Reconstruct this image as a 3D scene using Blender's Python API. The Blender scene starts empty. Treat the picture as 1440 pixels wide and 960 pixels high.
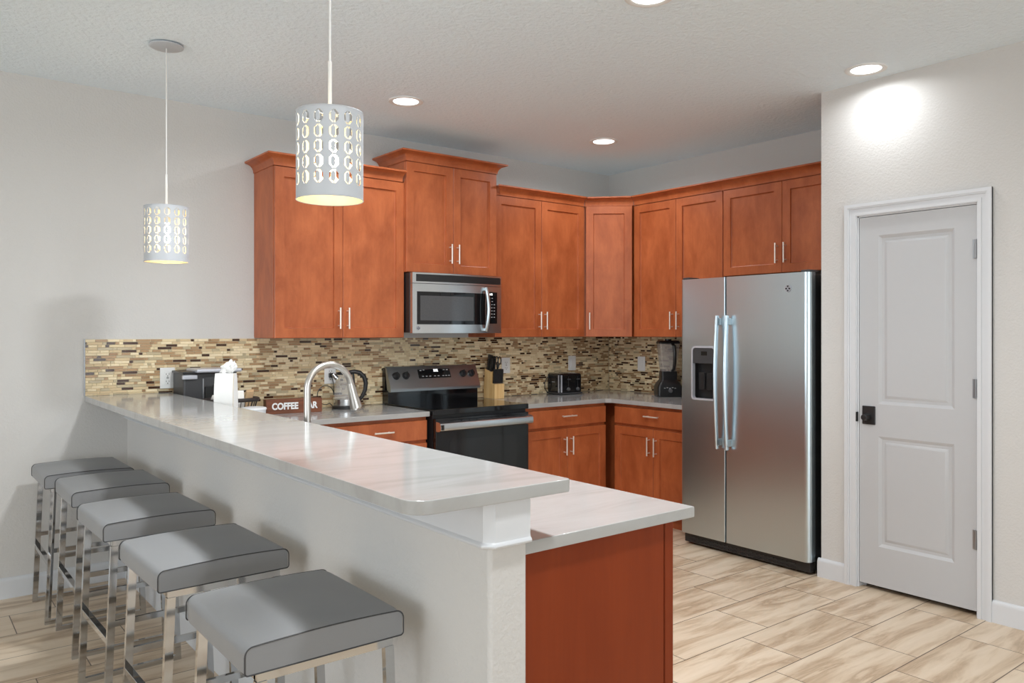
import bpy, bmesh, math, random
from mathutils import Matrix, Vector
R = math.radians
random.seed(7)
sc = bpy.context.scene
COL = sc.collection

# ---------------------------------------------------------------- camera, world, light, exposure
cd = bpy.data.cameras.new('camera'); cam = bpy.data.objects.new('camera', cd); COL.objects.link(cam)
cam.location = (0, 0, 1.3845); cam.rotation_euler = (R(90), 0, R(-38.22))
cd.sensor_width = 36; cd.lens = 1113.0 / 1440 * 36; cd.shift_y = -13.1 / 1440; cd.clip_start = 0.05
sc.camera = cam
sc.view_settings.view_transform = 'Standard'; sc.view_settings.look = 'None'
sc.view_settings.gamma = 1; sc.view_settings.use_curve_mapping = False
sc.view_settings.exposure = -0.07
sc.cycles.use_denoising = True
sc.cycles.max_bounces = 10; sc.cycles.diffuse_bounces = 6; sc.cycles.glossy_bounces = 5
sc.cycles.sample_clamp_indirect = 3
wd = bpy.data.worlds.new('world'); sc.world = wd; wd.use_nodes = True
bg = wd.node_tree.nodes['Background']; bg.inputs[0].default_value = (0.86, 0.93, 1.0, 1); bg.inputs[1].default_value = 1.0

def area(name, loc, rot, sx, sy, energy, color=(1, 1, 1)):
    l = bpy.data.lights.new(name, 'AREA'); l.shape = 'RECTANGLE'; l.size = sx; l.size_y = sy
    l.energy = energy; l.color = color
    o = bpy.data.objects.new(name, l); COL.objects.link(o); o.location = loc; o.rotation_euler = rot
    return o
# daylight entering through the glazed openings behind and beside the camera
area('window_daylight_front', (-0.1, -8.48, 1.3), (R(90), 0, 0), 8.0, 2.3, 205, (0.895, 0.95, 1.0))
area('window_daylight_left', (-5.98, 0.9, 1.4), (R(90), 0, R(-90)), 5.0, 1.8, 150, (0.895, 0.95, 1.0))
LAMP_W = 7.5      # each recessed downlight
ADDED_LIGHT_W = 39.0     # unseen ceiling lights added over the bar
BULB_W = 6.5       # each pendant bulb

# ---------------------------------------------------------------- material helpers
def lin(c):
    return tuple(((v / 255) / 12.92 if v / 255 <= 0.04045 else ((v / 255 + 0.055) / 1.055) ** 2.4) for v in c)
class N:
    def __init__(s, name):
        s.m = bpy.data.materials.new(name); s.m.use_nodes = True; s.t = s.m.node_tree
        s.b = s.t.nodes['Principled BSDF']
    def new(s, typ, **kw):
        n = s.t.nodes.new(typ)
        for k, v in kw.items(): setattr(n, k, v)
        return n
    def link(s, a, b): s.t.links.new(a, b)
    def put(s, v, sock):
        if hasattr(v, 'is_linked') or isinstance(v, bpy.types.NodeSocket): s.link(v, sock)
        else: sock.default_value = v
    def math(s, op, a, b=0.0, c=0.0):
        n = s.new('ShaderNodeMath', operation=op)
        for i, v in enumerate((a, b, c)): s.put(v, n.inputs[i])
        return n.outputs[0]
    def coord(s, scale=(1, 1, 1), rot=(0, 0, 0)):
        tc = s.new('ShaderNodeTexCoord'); mp = s.new('ShaderNodeMapping')
        mp.inputs['Scale'].default_value = scale; mp.inputs['Rotation'].default_value = rot
        s.link(tc.outputs['Object'], mp.inputs[0]); return mp.outputs[0]
    def noise(s, vec, scale, detail=3, rough=.5, dist=0):
        n = s.new('ShaderNodeTexNoise'); s.link(vec, n.inputs['Vector'])
        n.inputs['Scale'].default_value = scale; n.inputs['Detail'].default_value = detail
        n.inputs['Roughness'].default_value = rough; n.inputs['Distortion'].default_value = dist
        return n.outputs['Fac']
    def ramp(s, fac, stops):
        r = s.new('ShaderNodeValToRGB'); e = r.color_ramp.elements
        while len(e) < len(stops): e.new(.5)
        for el, (p, c) in zip(e, stops): el.position = p; el.color = (*c, 1)
        s.link(fac, r.inputs[0]); return r.outputs[0]
    def mix(s, fac, a, b):
        n = s.new('ShaderNodeMix', data_type='RGBA')
        s.put(fac, n.inputs[0])
        for v, i in ((a, 6), (b, 7)):
            if isinstance(v, tuple): n.inputs[i].default_value = (*v[:3], 1)
            else: s.link(v, n.inputs[i])
        return n.outputs[2]
    def bump(s, h, strength, dist=.01):
        n = s.new('ShaderNodeBump'); n.inputs['Strength'].default_value = strength; n.inputs['Distance'].default_value = dist
        s.link(h, n.inputs['Height']); s.link(n.outputs[0], s.b.inputs['Normal'])
    def col(s, c): s.put((*c, 1) if isinstance(c, tuple) else c, s.b.inputs['Base Color'])
    def set(s, rough=None, metal=None, **kw):
        if rough is not None: s.put(rough, s.b.inputs['Roughness'])
        if metal is not None: s.b.inputs['Metallic'].default_value = metal
        for k, v in kw.items(): s.b.inputs[k.replace('_', ' ')].default_value = v
        return s
def plain(name, c, rough=.5, metal=0., var=.04, scale=30, **kw):
    n = N(name); f = n.noise(n.coord(), scale, 2)
    a = tuple(max(0, v * (1 - var)) for v in c); b = tuple(min(1, v * (1 + var)) for v in c)
    n.col(n.mix(f, a, b)); n.set(rough, metal, **kw); return n.m

def m_wall(name, c, bs=.25, sc_=90):
    n = N(name); v = n.coord(); f = n.noise(v, 1.2, 2)
    n.col(n.mix(f, tuple(x * .98 for x in c), tuple(min(1, x * 1.02) for x in c)))
    n.bump(n.noise(v, sc_, 3, .55), bs, .010); n.set(.75); return n.m
M = {}
M['wall'] = m_wall('wall_paint', lin((206, 204, 201)))
M['ceiling'] = m_wall('ceiling_texture', lin((234, 246, 255)), .8, 45)
M['trim'] = plain('white_trim_paint', lin((212, 214, 217)), .38, var=.01)
M['door'] = plain('white_door_paint', lin((188, 189, 191)), .42, var=.01)
def m_wood():
    n = N('cherry_wood'); v = n.coord((1, 1, .45)); v2 = n.coord((1, 1, .06))
    f1 = n.noise(v, 8, 5, .65, .3); f2 = n.noise(v2, 90, 2, .5)
    c1 = n.ramp(f1, [(.32, lin((160, 82, 44))), (.68, lin((198, 111, 66)))])
    n.col(n.mix(n.math('MULTIPLY', f2, .35), c1, lin((148, 71, 36))))
    n.set(.36); n.bump(f2, .03, .002); return n.m
M['wood'] = m_wood()
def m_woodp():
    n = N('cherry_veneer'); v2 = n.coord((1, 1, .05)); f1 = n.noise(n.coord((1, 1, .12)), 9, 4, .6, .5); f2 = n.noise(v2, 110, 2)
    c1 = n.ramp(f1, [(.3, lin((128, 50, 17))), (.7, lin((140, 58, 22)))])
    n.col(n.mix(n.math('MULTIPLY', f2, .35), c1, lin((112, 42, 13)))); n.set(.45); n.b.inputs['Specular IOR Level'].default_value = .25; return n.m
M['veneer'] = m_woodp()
M['bounce_white'] = plain('white_bounce_panel', lin((236, 232, 224)), .5, 0, .02)
def m_quartz():
    n = N('white_quartz'); f = n.noise(n.coord((.5, 2.4, 1), (0, 0, R(20))), 3.2, 6, .62, 1.2)
    f2 = n.noise(n.coord((1, 3.5, 1), (0, 0, R(20))), 9, 4, .6, .5)
    c = n.ramp(f, [(.35, lin((164, 163, 161))), (.5, lin((175, 175, 173))), (.7, lin((180, 180, 179)))])
    n.col(n.mix(n.math('MULTIPLY', f2, .3), c, lin((157, 156, 154)))); n.set(.11); n.b.inputs['Specular IOR Level'].default_value = .5; return n.m
M['quartz'] = m_quartz()
def m_floor():
    n = N('floor_tile'); tc = n.new('ShaderNodeTexCoord'); sp = n.new('ShaderNodeSeparateXYZ'); n.link(tc.outputs['Object'], sp.inputs[0])
    x, y = sp.outputs[0], sp.outputs[1]; PX, PY = .5952, .298
    yr = n.math('DIVIDE', n.math('SUBTRACT', y, 1.28), PY); row = n.math('FLOOR', yr); fy = n.math('FRACT', yr)
    xs = n.math('SUBTRACT', n.math('SUBTRACT', x, 3.24), n.math('MULTIPLY', n.math('FLOORED_MODULO', row, 3.0), PX / 3))
    xr = n.math('DIVIDE', xs, PX); colm = n.math('FLOOR', xr); fx = n.math('FRACT', xr)
    def edge(f, p):
        d = n.math('MULTIPLY', n.math('MINIMUM', f, n.math('SUBTRACT', 1.0, f)), p); return n.math('LESS_THAN', d, .0021)
    g = n.math('MAXIMUM', edge(fx, PX), edge(fy, PY))
    cb = n.new('ShaderNodeCombineXYZ'); n.link(colm, cb.inputs[0]); n.link(row, cb.inputs[1])
    wn = n.new('ShaderNodeTexWhiteNoise', noise_dimensions='3D'); n.link(cb.outputs[0], wn.inputs[0])
    off = n.new('ShaderNodeVectorMath', operation='SCALE'); n.link(wn.outputs['Color'], off.inputs[0]); off.inputs['Scale'].default_value = 30
    ad = n.new('ShaderNodeVectorMath', operation='ADD'); n.link(tc.outputs['Object'], ad.inputs[0]); n.link(off.outputs[0], ad.inputs[1])
    mp = n.new('ShaderNodeMapping'); mp.inputs['Scale'].default_value = (.75, 5.5, 1); mp.inputs['Rotation'].default_value = (0, 0, R(4)); n.link(ad.outputs[0], mp.inputs[0])
    f1 = n.noise(mp.outputs[0], 2.0, 6, .6, .5)
    mp2 = n.new('ShaderNodeMapping'); mp2.inputs['Scale'].default_value = (1.0, 10, 1); n.link(ad.outputs[0], mp2.inputs[0])
    f2 = n.noise(mp2.outputs[0], 3.5, 5, .6, .4)
    c = n.ramp(f1, [(.3, lin((236, 218, 196))), (.47, lin((226, 206, 181))), (.56, lin((200, 175, 147))), (.62, lin((172, 145, 117))), (.68, lin((220, 198, 171)))])
    c = n.mix(n.math('MULTIPLY', f2, .5), c, lin((194, 172, 146)))
    c = n.mix(n.math('MULTIPLY', wn.outputs['Value'], .14), c, lin((180, 156, 130)))
    n.col(n.mix(g, c, lin((92, 74, 58)))); n.set(.34)
    n.bump(n.math('SUBTRACT', 1.0, g), .25, .002); return n.m
M['floor'] = m_floor()
def m_steel(name, c, rough, axis):
    n = N(name); s = {'z': (140, 140, 1.2), 'x': (1.2, 140, 140), 'y': (140, 1.2, 140)}[axis]
    f = n.noise(n.coord(s), 1.5, 3); f2 = n.noise(n.coord(), 3.0, 3)
    n.col(n.mix(f, tuple(v * .97 for v in c), c))
    n.set(n.math('ADD', rough - .02, n.math('MULTIPLY', f2, .04)), 1.0); return n.m
M['steel_v'] = m_steel('brushed_steel', (.58, .67, .72), .30, 'z')
M['steel_h'] = m_steel('brushed_steel_horizontal', (.66, .68, .69), .26, 'x')
M['steel_dark'] = m_steel('dark_brushed_steel', (.36, .385, .40), .30, 'x')
M['nickel'] = plain('satin_nickel', (.60, .57, .53), .30, 1.0, .03)
M['pull'] = plain('satin_pull_metal', (.84, .78, .70), .40, .65, .02)
M['chrome'] = plain('polished_chrome', (.54, .545, .55), .07, 1.0, .03)
M['black_gloss'] = plain('black_gloss_glass', (.008, .008, .009), .06, 0, .1)
M['black_plastic'] = plain('black_plastic', (.016, .016, .017), .35, 0, .1)
M['black_matte'] = plain('black_matte', (.01, .01, .01), .6, 0, .1)
M['window_mesh'] = plain('grey_oven_window', (.075, .075, .078), .16, 0, .15, 120)
M['dark_glass'] = plain('dark_window_glass', (.014, .014, .015), .07, 0, .1)
M['charcoal'] = plain('charcoal_plastic', lin((62, 62, 64)), .42, 0, .06)
M['silver'] = plain('silver_plastic', lin((196, 198, 206)), .32, .3, .03)
M['grey_trim'] = plain('grey_metal_trim', lin((150, 152, 155)), .3, .8, .04)
def m_leather():
    n = N('grey_leather'); v = n.coord(); f = n.noise(v, 6, 3); f2 = n.noise(v, 260, 2)
    n.col(n.mix(f, lin((132, 133, 135)), lin((140, 141, 143)))); n.set(.42); n.bump(f2, .06, .001); return n.m
M['leather'] = m_leather()
M['piping'] = plain('dark_grey_piping', lin((62, 62, 64)), .5)
M['white_plastic'] = plain('white_plastic', lin((232, 232, 230)), .35, 0, .01)
M['paper'] = plain('white_paper', lin((238, 238, 236)), .7, 0, .02)
M['paper_edge'] = plain('cream_paper_edge', lin((214, 200, 178)), .7)
M['white_print'] = plain('white_print', lin((240, 240, 240)), .6, 0, .01)
M['grey_print'] = plain('grey_print', lin((170, 170, 172)), .6, 0, .02)
M['slot'] = plain('outlet_slot', lin((60, 58, 56)), .6)
M['sign_wood'] = None
def m_sign():
    n = N('brown_sign_wood'); f = n.noise(n.coord((.4, 3, 6)), 9, 5, .6, .6)
    n.col(n.ramp(f, [(.3, lin((92, 50, 30))), (.7, lin((140, 80, 50)))])); n.set(.55); return n.m
M['sign_wood'] = m_sign()
def m_block():
    n = N('light_block_wood'); f = n.noise(n.coord((6, 6, .5)), 6, 4, .6, .8)
    n.col(n.ramp(f, [(.3, lin((222, 176, 112))), (.7, lin((244, 208, 150)))])); n.set(.42); return n.m
M['block_wood'] = m_block()
M['basket'] = plain('dark_basket_wire', lin((46, 38, 36)), .5)
M['packet'] = plain('white_packets', lin((228, 224, 218)), .5)
M['packet_tan'] = plain('tan_packets', lin((214, 180, 140)), .5)
def m_clear(name, c, rough=.03, alpha=.3):
    n = N(name); n.col(c); n.set(rough); n.b.inputs['Transmission Weight'].default_value = 0
    n.b.inputs['Alpha'].default_value = alpha; f = n.noise(n.coord(), 20, 2); n.put(n.math('ADD', rough, n.math('MULTIPLY', f, .02)), n.b.inputs['Roughness']); return n.m
M['glass'] = m_clear('clear_glass', (.85, .88, .9), .03, .10)
M['smoke'] = m_clear('clear_jar_plastic', (.5, .48, .47), .08, .42)
M['frost'] = m_clear('frosted_plastic', (.92, .94, .96), .3, .72)
M['shade'] = plain('white_shade_metal', lin((188, 192, 197)), .45, 0, .01)
M['gold_lining'] = plain('gold_lining', lin((240, 222, 178)), .4, .2, .05)
def m_emit(name, c, s):
    n = N(name); f = n.noise(n.coord(), 5, 1)
    n.col((.8, .8, .8)); n.b.inputs['Emission Color'].default_value = (*c, 1)
    n.put(n.math('ADD', s * .97, n.math('MULTIPLY', f, s * .06)), n.b.inputs['Emission Strength']); return n.m
M['lens'] = m_emit('lit_lens', (1, .99, .97), 4)
M['bulb'] = m_emit('lit_bulb', (1, .86, .62), 30)
M['clock'] = m_emit('lit_clock', (.95, .98, 1), 1.3)
M['grout'] = plain('mosaic_grout', lin((216, 203, 172)), .8)
TILES = []
for i, (c, r) in enumerate([((240, 222, 186), .4), ((214, 190, 150), .3), ((176, 142, 104), .18), ((190, 174, 142), .15), ((66, 38, 22), .12), ((158, 124, 88), .2), ((228, 208, 168), .35)]):
    TILES.append(plain('mosaic_tile_%s' % 'cream beige tan olive espresso brown sand'.split()[i], lin(c), r, 0, .06, 60))

# ---------------------------------------------------------------- mesh builder
class MB:
    def __init__(s): s.bm = bmesh.new()
    def add(s, verts, faces, mi=0):
        vs = [s.bm.verts.new(v) for v in verts]; out = []
        for f in faces:
            try:
                fc = s.bm.faces.new([vs[i] for i in f]); fc.material_index = mi; out.append(fc)
            except ValueError: pass
        return vs, out
    def box(s, x0, x1, y0, y1, z0, z1, mi=0, bev=0, seg=2, mat=None):
        b = bmesh.new()
        v = [b.verts.new(p) for p in ((x0, y0, z0), (x1, y0, z0), (x1, y1, z0), (x0, y1, z0), (x0, y0, z1), (x1, y0, z1), (x1, y1, z1), (x0, y1, z1))]
        for f in ((3, 2, 1, 0), (4, 5, 6, 7), (0, 1, 5, 4), (1, 2, 6, 5), (2, 3, 7, 6), (3, 0, 4, 7)): b.faces.new([v[i] for i in f])
        if bev: bmesh.ops.bevel(b, geom=list(b.edges), offset=bev, segments=seg, affect='EDGES', profile=.5)
        return s.merge(b, mi, mat)
    def merge(s, b, mi=0, mat=None):
        for f in b.faces: f.material_index = mi
        if mat: b.transform(mat)
        me = bpy.data.meshes.new('t'); b.to_mesh(me); b.free(); s.bm.from_mesh(me); bpy.data.meshes.remove(me); return s
    def prism(s, poly, a0, a1, axis='z', mi=0, bev=0, seg=2, mat=None, edges='all'):
        """poly in the two other axes (x,y | x,z for axis y | y,z for axis x), extruded a0..a1"""
        def P(p, a): return {'z': (p[0], p[1], a), 'y': (p[0], a, p[1]), 'x': (a, p[0], p[1])}[axis]
        b = bmesh.new(); n = len(poly)
        lo = [b.verts.new(P(p, a0)) for p in poly]; hi = [b.verts.new(P(p, a1)) for p in poly]
        b.faces.new(lo[::-1]); b.faces.new(hi)
        for i in range(n): b.faces.new((lo[i], lo[(i + 1) % n], hi[(i + 1) % n], hi[i]))
        bmesh.ops.recalc_face_normals(b, faces=list(b.faces))
        if bev:
            if edges == 'caps': eg = [e for e in b.edges if (e.verts[0] in lo) == (e.verts[1] in lo)]
            else: eg = list(b.edges)
            bmesh.ops.bevel(b, geom=eg, offset=bev, segments=seg, affect='EDGES', profile=.5)
        return s.merge(b, mi, mat)
    def skew(s, p0, p1, wx, wy, mi=0):
        """square bar from p0 (bottom) to p1 (top) with horizontal ends"""
        v = []
        for p in (p0, p1):
            for dx, dy in ((-1, -1), (1, -1), (1, 1), (-1, 1)): v.append((p[0] + dx * wx / 2, p[1] + dy * wy / 2, p[2]))
        s.add(v, ((3, 2, 1, 0), (4, 5, 6, 7), (0, 1, 5, 4), (1, 2, 6, 5), (2, 3, 7, 6), (3, 0, 4, 7)), mi); return s
    def tube(s, path, r, seg=12, mi=0, closed=False, flat=None):
        path = [Vector(p) for p in path]; n = len(path)
        rr = r if isinstance(r, (list, tuple)) else [r] * n
        rings = []; up = None
        for i, p in enumerate(path):
            if closed: t = path[(i + 1) % n] - path[i - 1]
            else: t = path[min(i + 1, n - 1)] - path[max(i - 1, 0)]
            t.normalize()
            if up is None:
                up = Vector((0, 0, 1)) if abs(t.z) < .9 else Vector((0, 1, 0))
            a = t.cross(up); 
            if a.length < 1e-5: a = t.cross(Vector((1, 0, 0)))
            a.normalize(); b_ = a.cross(t); b_.normalize(); up = b_
            fa, fb = flat if flat else (1, 1)
            rings.append([s.bm.verts.new(p + (a * math.cos(k * 2 * math.pi / seg) * fa + b_ * math.sin(k * 2 * math.pi / seg) * fb) * rr[i]) for k in range(seg)])
        m = n if closed else n - 1
        for i in range(m):
            A, B = rings[i], rings[(i + 1) % n]
            for k in range(seg):
                f = s.bm.faces.new((A[k], A[(k + 1) % seg], B[(k + 1) % seg], B[k])); f.material_index = mi
        if not closed:
            s.bm.faces.new(rings[0][::-1]).material_index = mi; s.bm.faces.new(rings[-1]).material_index = mi
        return s
    def cyl(s, p0, p1, r, r2=None, seg=20, mi=0): return s.tube([p0, p1], [r, r if r2 is None else r2], seg, mi)
    def lathe(s, prof, c=(0, 0, 0), seg=32, mi=0, close=True):
        rings = []
        for (r, z) in prof:
            if r < 1e-6: rings.append([s.bm.verts.new((c[0], c[1], c[2] + z))])
            else: rings.append([s.bm.verts.new((c[0] + r * math.cos(2 * math.pi * k / seg), c[1] + r * math.sin(2 * math.pi * k / seg), c[2] + z)) for k in range(seg)])
        for A, B in zip(rings, rings[1:]):
            for k in range(seg):
                k2 = (k + 1) % seg
                q = [A[0]] if len(A) == 1 else [A[k], A[k2]]
                q += [B[0]] if len(B) == 1 else [B[k2], B[k]]
                if len(q) >= 3: s.bm.faces.new(q).material_index = mi
        return s
    def xf(s, mat): s.bm.transform(mat); return s

WM = {}
def smooth(me, ang=35):
    for p in me.polygons: p.use_smooth = True
    try: me.set_sharp_from_angle(angle=R(ang))
    except Exception: pass
def obj(name, mb, mats, parent=None, local=False, label=None, ang=35):
    bm = mb.bm
    if parent is not None and not local: bm.transform(WM[parent.name].inverted())
    bmesh.ops.recalc_face_normals(bm, faces=list(bm.faces))
    me = bpy.data.meshes.new(name); bm.to_mesh(me); bm.free()
    for m in (mats if isinstance(mats, (list, tuple)) else [mats]): me.materials.append(M[m] if isinstance(m, str) else m)
    smooth(me, ang)
    o = bpy.data.objects.new(name, me); COL.objects.link(o)
    if len(me.polygons) < 8000:
        wn = o.modifiers.new('weighted_normal', 'WEIGHTED_NORMAL'); wn.keep_sharp = True; wn.weight = 80
    if parent is not None: o.parent = parent; WM[o.name] = WM[parent.name]
    else: WM[o.name] = Matrix()
    if label: o['label'] = label
    return o
def tag(o, label, cat, group=None):
    o['label'] = label; o['category'] = cat
    if group: o['group'] = group
    return o
def thing(name, label, cat, loc=(0, 0, 0), rz=0., group=None):
    o = bpy.data.objects.new(name, None); COL.objects.link(o); o.empty_display_size = .05
    o.location = loc; o.rotation_euler = (0, 0, rz)
    WM[o.name] = Matrix.Translation(loc) @ Matrix.Rotation(rz, 4, 'Z')
    return tag(o, label, cat, group)
def struct(name, mb, mats, parent=None, **k):
    o = obj(name, mb, mats, parent, **k)
    if parent is None: o['kind'] = 'structure'
    return o
def dup(root, loc, rz, label, group=None):
    r = root.copy(); COL.objects.link(r); r.location = loc; r.rotation_euler = (0, 0, rz); r['label'] = label
    if group: r['group'] = group
    for ch in list(root.children):
        c = ch.copy(); COL.objects.link(c); c.parent = r
        for g in list(ch.children):
            d = g.copy(); COL.objects.link(d); d.parent = c
    return r
def text_mb(txt, size, depth, mat, off=0.0):
    cu = bpy.data.curves.new('txt', 'FONT'); cu.body = txt; cu.size = size; cu.extrude = depth; cu.offset = off
    cu.align_x = 'CENTER'; cu.align_y = 'CENTER'
    to = bpy.data.objects.new('txt', cu); COL.objects.link(to)
    dg = bpy.context.evaluated_depsgraph_get(); dg.update()
    me = bpy.data.meshes.new_from_object(to.evaluated_get(dg))
    bpy.data.objects.remove(to); bpy.data.curves.remove(cu)
    b = MB(); b.bm.from_mesh(me); bpy.data.meshes.remove(me); b.bm.transform(mat); return b
def rrect(x0, x1, y0, y1, r, seg=6):
    rs = r if isinstance(r, (list, tuple)) else [r] * 4      # order: x0y0, x1y0, x1y1, x0y1
    out = []
    for (cx, cy, a0, q) in ((x0, y0, 180, rs[0]), (x1, y0, 270, rs[1]), (x1, y1, 0, rs[2]), (x0, y1, 90, rs[3])):
        ox = cx + q if cx == x0 else cx - q; oy = cy + q if cy == y0 else cy - q
        if q <= 0: out.append((cx, cy)); continue
        for k in range(seg + 1):
            a = R(a0 + 90 * k / seg); out.append((ox + q * math.cos(a), oy + q * math.sin(a)))
    return out

# ---------------------------------------------------------------- room
CE = 2.74; YB = 4.87; XR = 4.90; XP = 4.153
XL = -6.0; YF = -8.5
struct('floor', MB().box(XL - .1, 5.05, YF - .1, 5.0, -.06, 0), 'floor')
struct('ceiling', MB().box(XL - .1, 5.05, YF - .1, 5.0, CE, CE + .08), 'ceiling')
struct('wall_back', MB().box(XL - .1, 5.05, YB, 5.0, 0, CE), 'wall')
struct('wall_right', MB().box(XR, 5.05, 2.44, YB, 0, CE), 'wall')
DY0, DY1, DZ = 1.618, 2.225, 2.014       # pantry door opening
b = MB(); b.box(XP, 5.05, DY1, 2.44, 0, CE); b.box(XP, 5.05, YF, DY0, 0, CE); b.box(XP, 5.05, DY0, DY1, DZ, CE); b.box(4.35, 5.05, DY0, DY1, 0, DZ)
struct('wall_pantry', b, 'wall')
# living-room side behind the camera: glazed openings
b = MB(); b.box(XL - .1, -4.2, YF - .1, YF, 0, CE); b.box(4.0, 5.05, YF - .1, YF, 0, CE); b.box(-4.2, 4.0, YF - .1, YF, 2.5, CE); b.box(-4.2, 4.0, YF - .1, YF, 0, .1)
struct('wall_front', b, 'wall')
b = MB(); b.box(XL - .1, XL, YF, -1.6, 0, CE); b.box(XL - .1, XL, 3.4, YB, 0, CE); b.box(XL - .1, XL, -1.6, 3.4, 2.3, CE); b.box(XL - .1, XL, -1.6, 3.4, 0, .5)
struct('wall_left', b, 'wall')
b = MB()
for x in (-4.2, -2.17, -.13, 1.9, 3.94): b.box(x, x + .06, YF - .09, YF - .04, .1, 2.5)
b.box(-4.2, 4.0, YF - .085, YF - .045, .1, .16); b.box(-4.2, 4.0, YF - .085, YF - .045, 2.44, 2.5)
struct('window_1', b, 'trim')
b = MB()
for y in (-1.6, .87, 3.34): b.box(XL - .09, XL - .04, y, y + .06, .5, 2.3)
b.box(XL - .085, XL - .045, -1.6, 3.4, .5, .56); b.box(XL - .085, XL - .045, -1.6, 3.4, 2.24, 2.3)
struct('window_2', b, 'trim')
# half wall behind the stools
PX0, PX1, PY0 = 1.062, 1.166, 1.43
struct('wall_peninsula', MB().prism(rrect(PX0, PX1, PY0, YB, [.012, 0, 0, 0], 4), 0, 1.002), 'wall')
# baseboards (profile with a stepped top edge)
def basebd(name, axis, wallc, sgn, a0, a1):
    pr = [(wallc, 0), (wallc + sgn * .016, 0), (wallc + sgn * .016, .085), (wallc + sgn * .012, .097), (wallc + sgn * .006, .104), (wallc, .106)]
    struct(name, MB().prism(pr, a0, a1, axis), 'trim')
basebd('baseboard_back', 'x', YB, -1, XL, PX0)
b = MB(); pr = lambda sx: [(PX0, 0), (PX0 - .016, 0), (PX0 - .016, .085), (PX0 - .012, .097), (PX0 - .006, .104), (PX0, .106)]
b.prism(pr(1), PY0 - .016, YB - .016, 'y'); b.prism([(PY0, 0), (PY0 - .016, 0), (PY0 - .016, .085), (PY0 - .012, .097), (PY0 - .006, .104), (PY0, .106)], PX0 - .016, PX1, 'x')
struct('baseboard_peninsula', b, 'trim')
def bb(b, y0, y1): b.prism([(XP, 0), (XP - .016, 0), (XP - .016, .085), (XP - .012, .097), (XP - .006, .104), (XP, .106)], y0, y1, 'y')
b = MB(); bb(b, 2.288, 2.456); bb(b, YF, 1.559); b.box(XP - .0, XP + .6, 2.44, 2.456, 0, .1)
struct('baseboard_right', b, 'trim')

# ---------------------------------------------------------------- pantry door
CW = .066
b = MB()
def casing(b):
    for (o0, o1, t) in ((0, CW, .012), (.004, .020, .016), (CW - .018, CW, .022), (CW - .026, CW - .018, .018)):
        b.box(XP - t, XP + .02, DY1 + o0, DY1 + o1, 0, DZ + o0); b.box(XP - t, XP + .02, DY0 - o1, DY0 - o0, 0, DZ + o0)
        b.box(XP - t, XP + .02, DY0 - o1, DY1 + o1, DZ + o0, DZ + o1)
    b.box(XP, XP + .16, DY1 - .006, DY1, 0, DZ); b.box(XP, XP + .16, DY0, DY0 + .006, 0, DZ); b.box(XP, XP + .16, DY0, DY1, DZ - .006, DZ)
    for y0, y1 in ((DY0 + .006, DY0 + .018), (DY1 - .018, DY1 - .006)): b.box(XP + .05, XP + .062, y0, y1, 0, DZ - .006)
casing(b); struct('trim_2', b, 'trim')
door = bpy.data.objects.new('door_1', None); COL.objects.link(door); door.location = (XP, DY0, 0); door['kind'] = 'structure'; WM['door_1'] = Matrix.Translation(door.location)
d0, d1, dz0, dz1, dx = DY0 + .008, DY1 - .008, .027, DZ - .009, XP + .004
def panel_face(b, y0, y1, z0, z1, holes):
    """flat face at x=dx with moulded rectangular panels"""
    ys = sorted({y0, y1, *[h[0] for h in holes], *[h[1] for h in holes]}); zs = sorted({z0, z1, *[h[2] for h in holes], *[h[3] for h in holes]})
    for ya, yb_ in zip(ys, ys[1:]):
        for za, zb in zip(zs, zs[1:]):
            if any(h[0] <= ya and yb_ <= h[1] and h[2] <= za and zb <= h[3] for h in holes): continue
            b.add([(dx, ya, za), (dx, yb_, za), (dx, yb_, zb), (dx, ya, zb)], [(0, 1, 2, 3)])
    for h in holes:
        prev = None
        for (ins, dep) in ((0, 0), (.006, .003), (.016, .009), (.030, .0095), (.044, .003), (.048, .002)):
            ring = [(dx + dep, h[0] + ins, h[2] + ins), (dx + dep, h[1] - ins, h[2] + ins), (dx + dep, h[1] - ins, h[3] - ins), (dx + dep, h[0] + ins, h[3] - ins)]
            if prev: b.add(prev + ring, [(i, (i + 1) % 4, 4 + (i + 1) % 4, 4 + i) for i in range(4)])
            prev = ring
        b.add(prev, [(0, 1, 2, 3)])
b = MB(); panel_face(b, d0, d1, dz0, dz1, [(1.728, 2.113, 1.0, 1.902), (1.728, 2.113, .238, .828)])
b.add([(dx, d0, dz0), (dx, d1, dz0), (dx, d1, dz1), (dx, d0, dz1), (dx + .035, d0, dz0), (dx + .035, d1, dz0), (dx + .035, d1, dz1), (dx + .035, d0, dz1)], [(4, 5, 6, 7), (0, 1, 5, 4), (1, 2, 6, 5), (2, 3, 7, 6), (3, 0, 4, 7)])
bmesh.ops.remove_doubles(b.bm, verts=list(b.bm.verts), dist=1e-5)
obj('door_panel', b, 'door', door, ang=20)
lk = obj('lock_plate', MB().box(XP - .006, dx, 2.128, 2.198, .888, .987, bev=.003), 'black_plastic', door, label='black square lock plate')
b = MB(); b.cyl((XP - .006, 2.166, .928), (XP - .018, 2.166, .928), .019, .017, 24); b.cyl((XP - .018, 2.166, .928), (XP - .05, 2.166, .928), .019, .0155, 24); b.cyl((XP - .05, 2.166, .928), (XP - .052, 2.166, .928), .0155, .012, 24)
obj('knob', b, 'black_plastic', lk)
obj('latch', MB().box(XP - .014, XP + .004, 2.222, 2.236, .898, .952, bev=.004), 'black_matte', door)
for z in (1.79, 1.11, .375):
    b = MB(); b.cyl((XP - .004, DY0 + .008, z - .046), (XP - .004, DY0 + .008, z + .046), .0055, seg=12); b.box(XP - .002, XP + .0035, DY0 + .008, DY0 + .024, z - .046, z + .046)
    obj('hinge', b, 'grey_trim', door, label='grey metal hinge')

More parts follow.
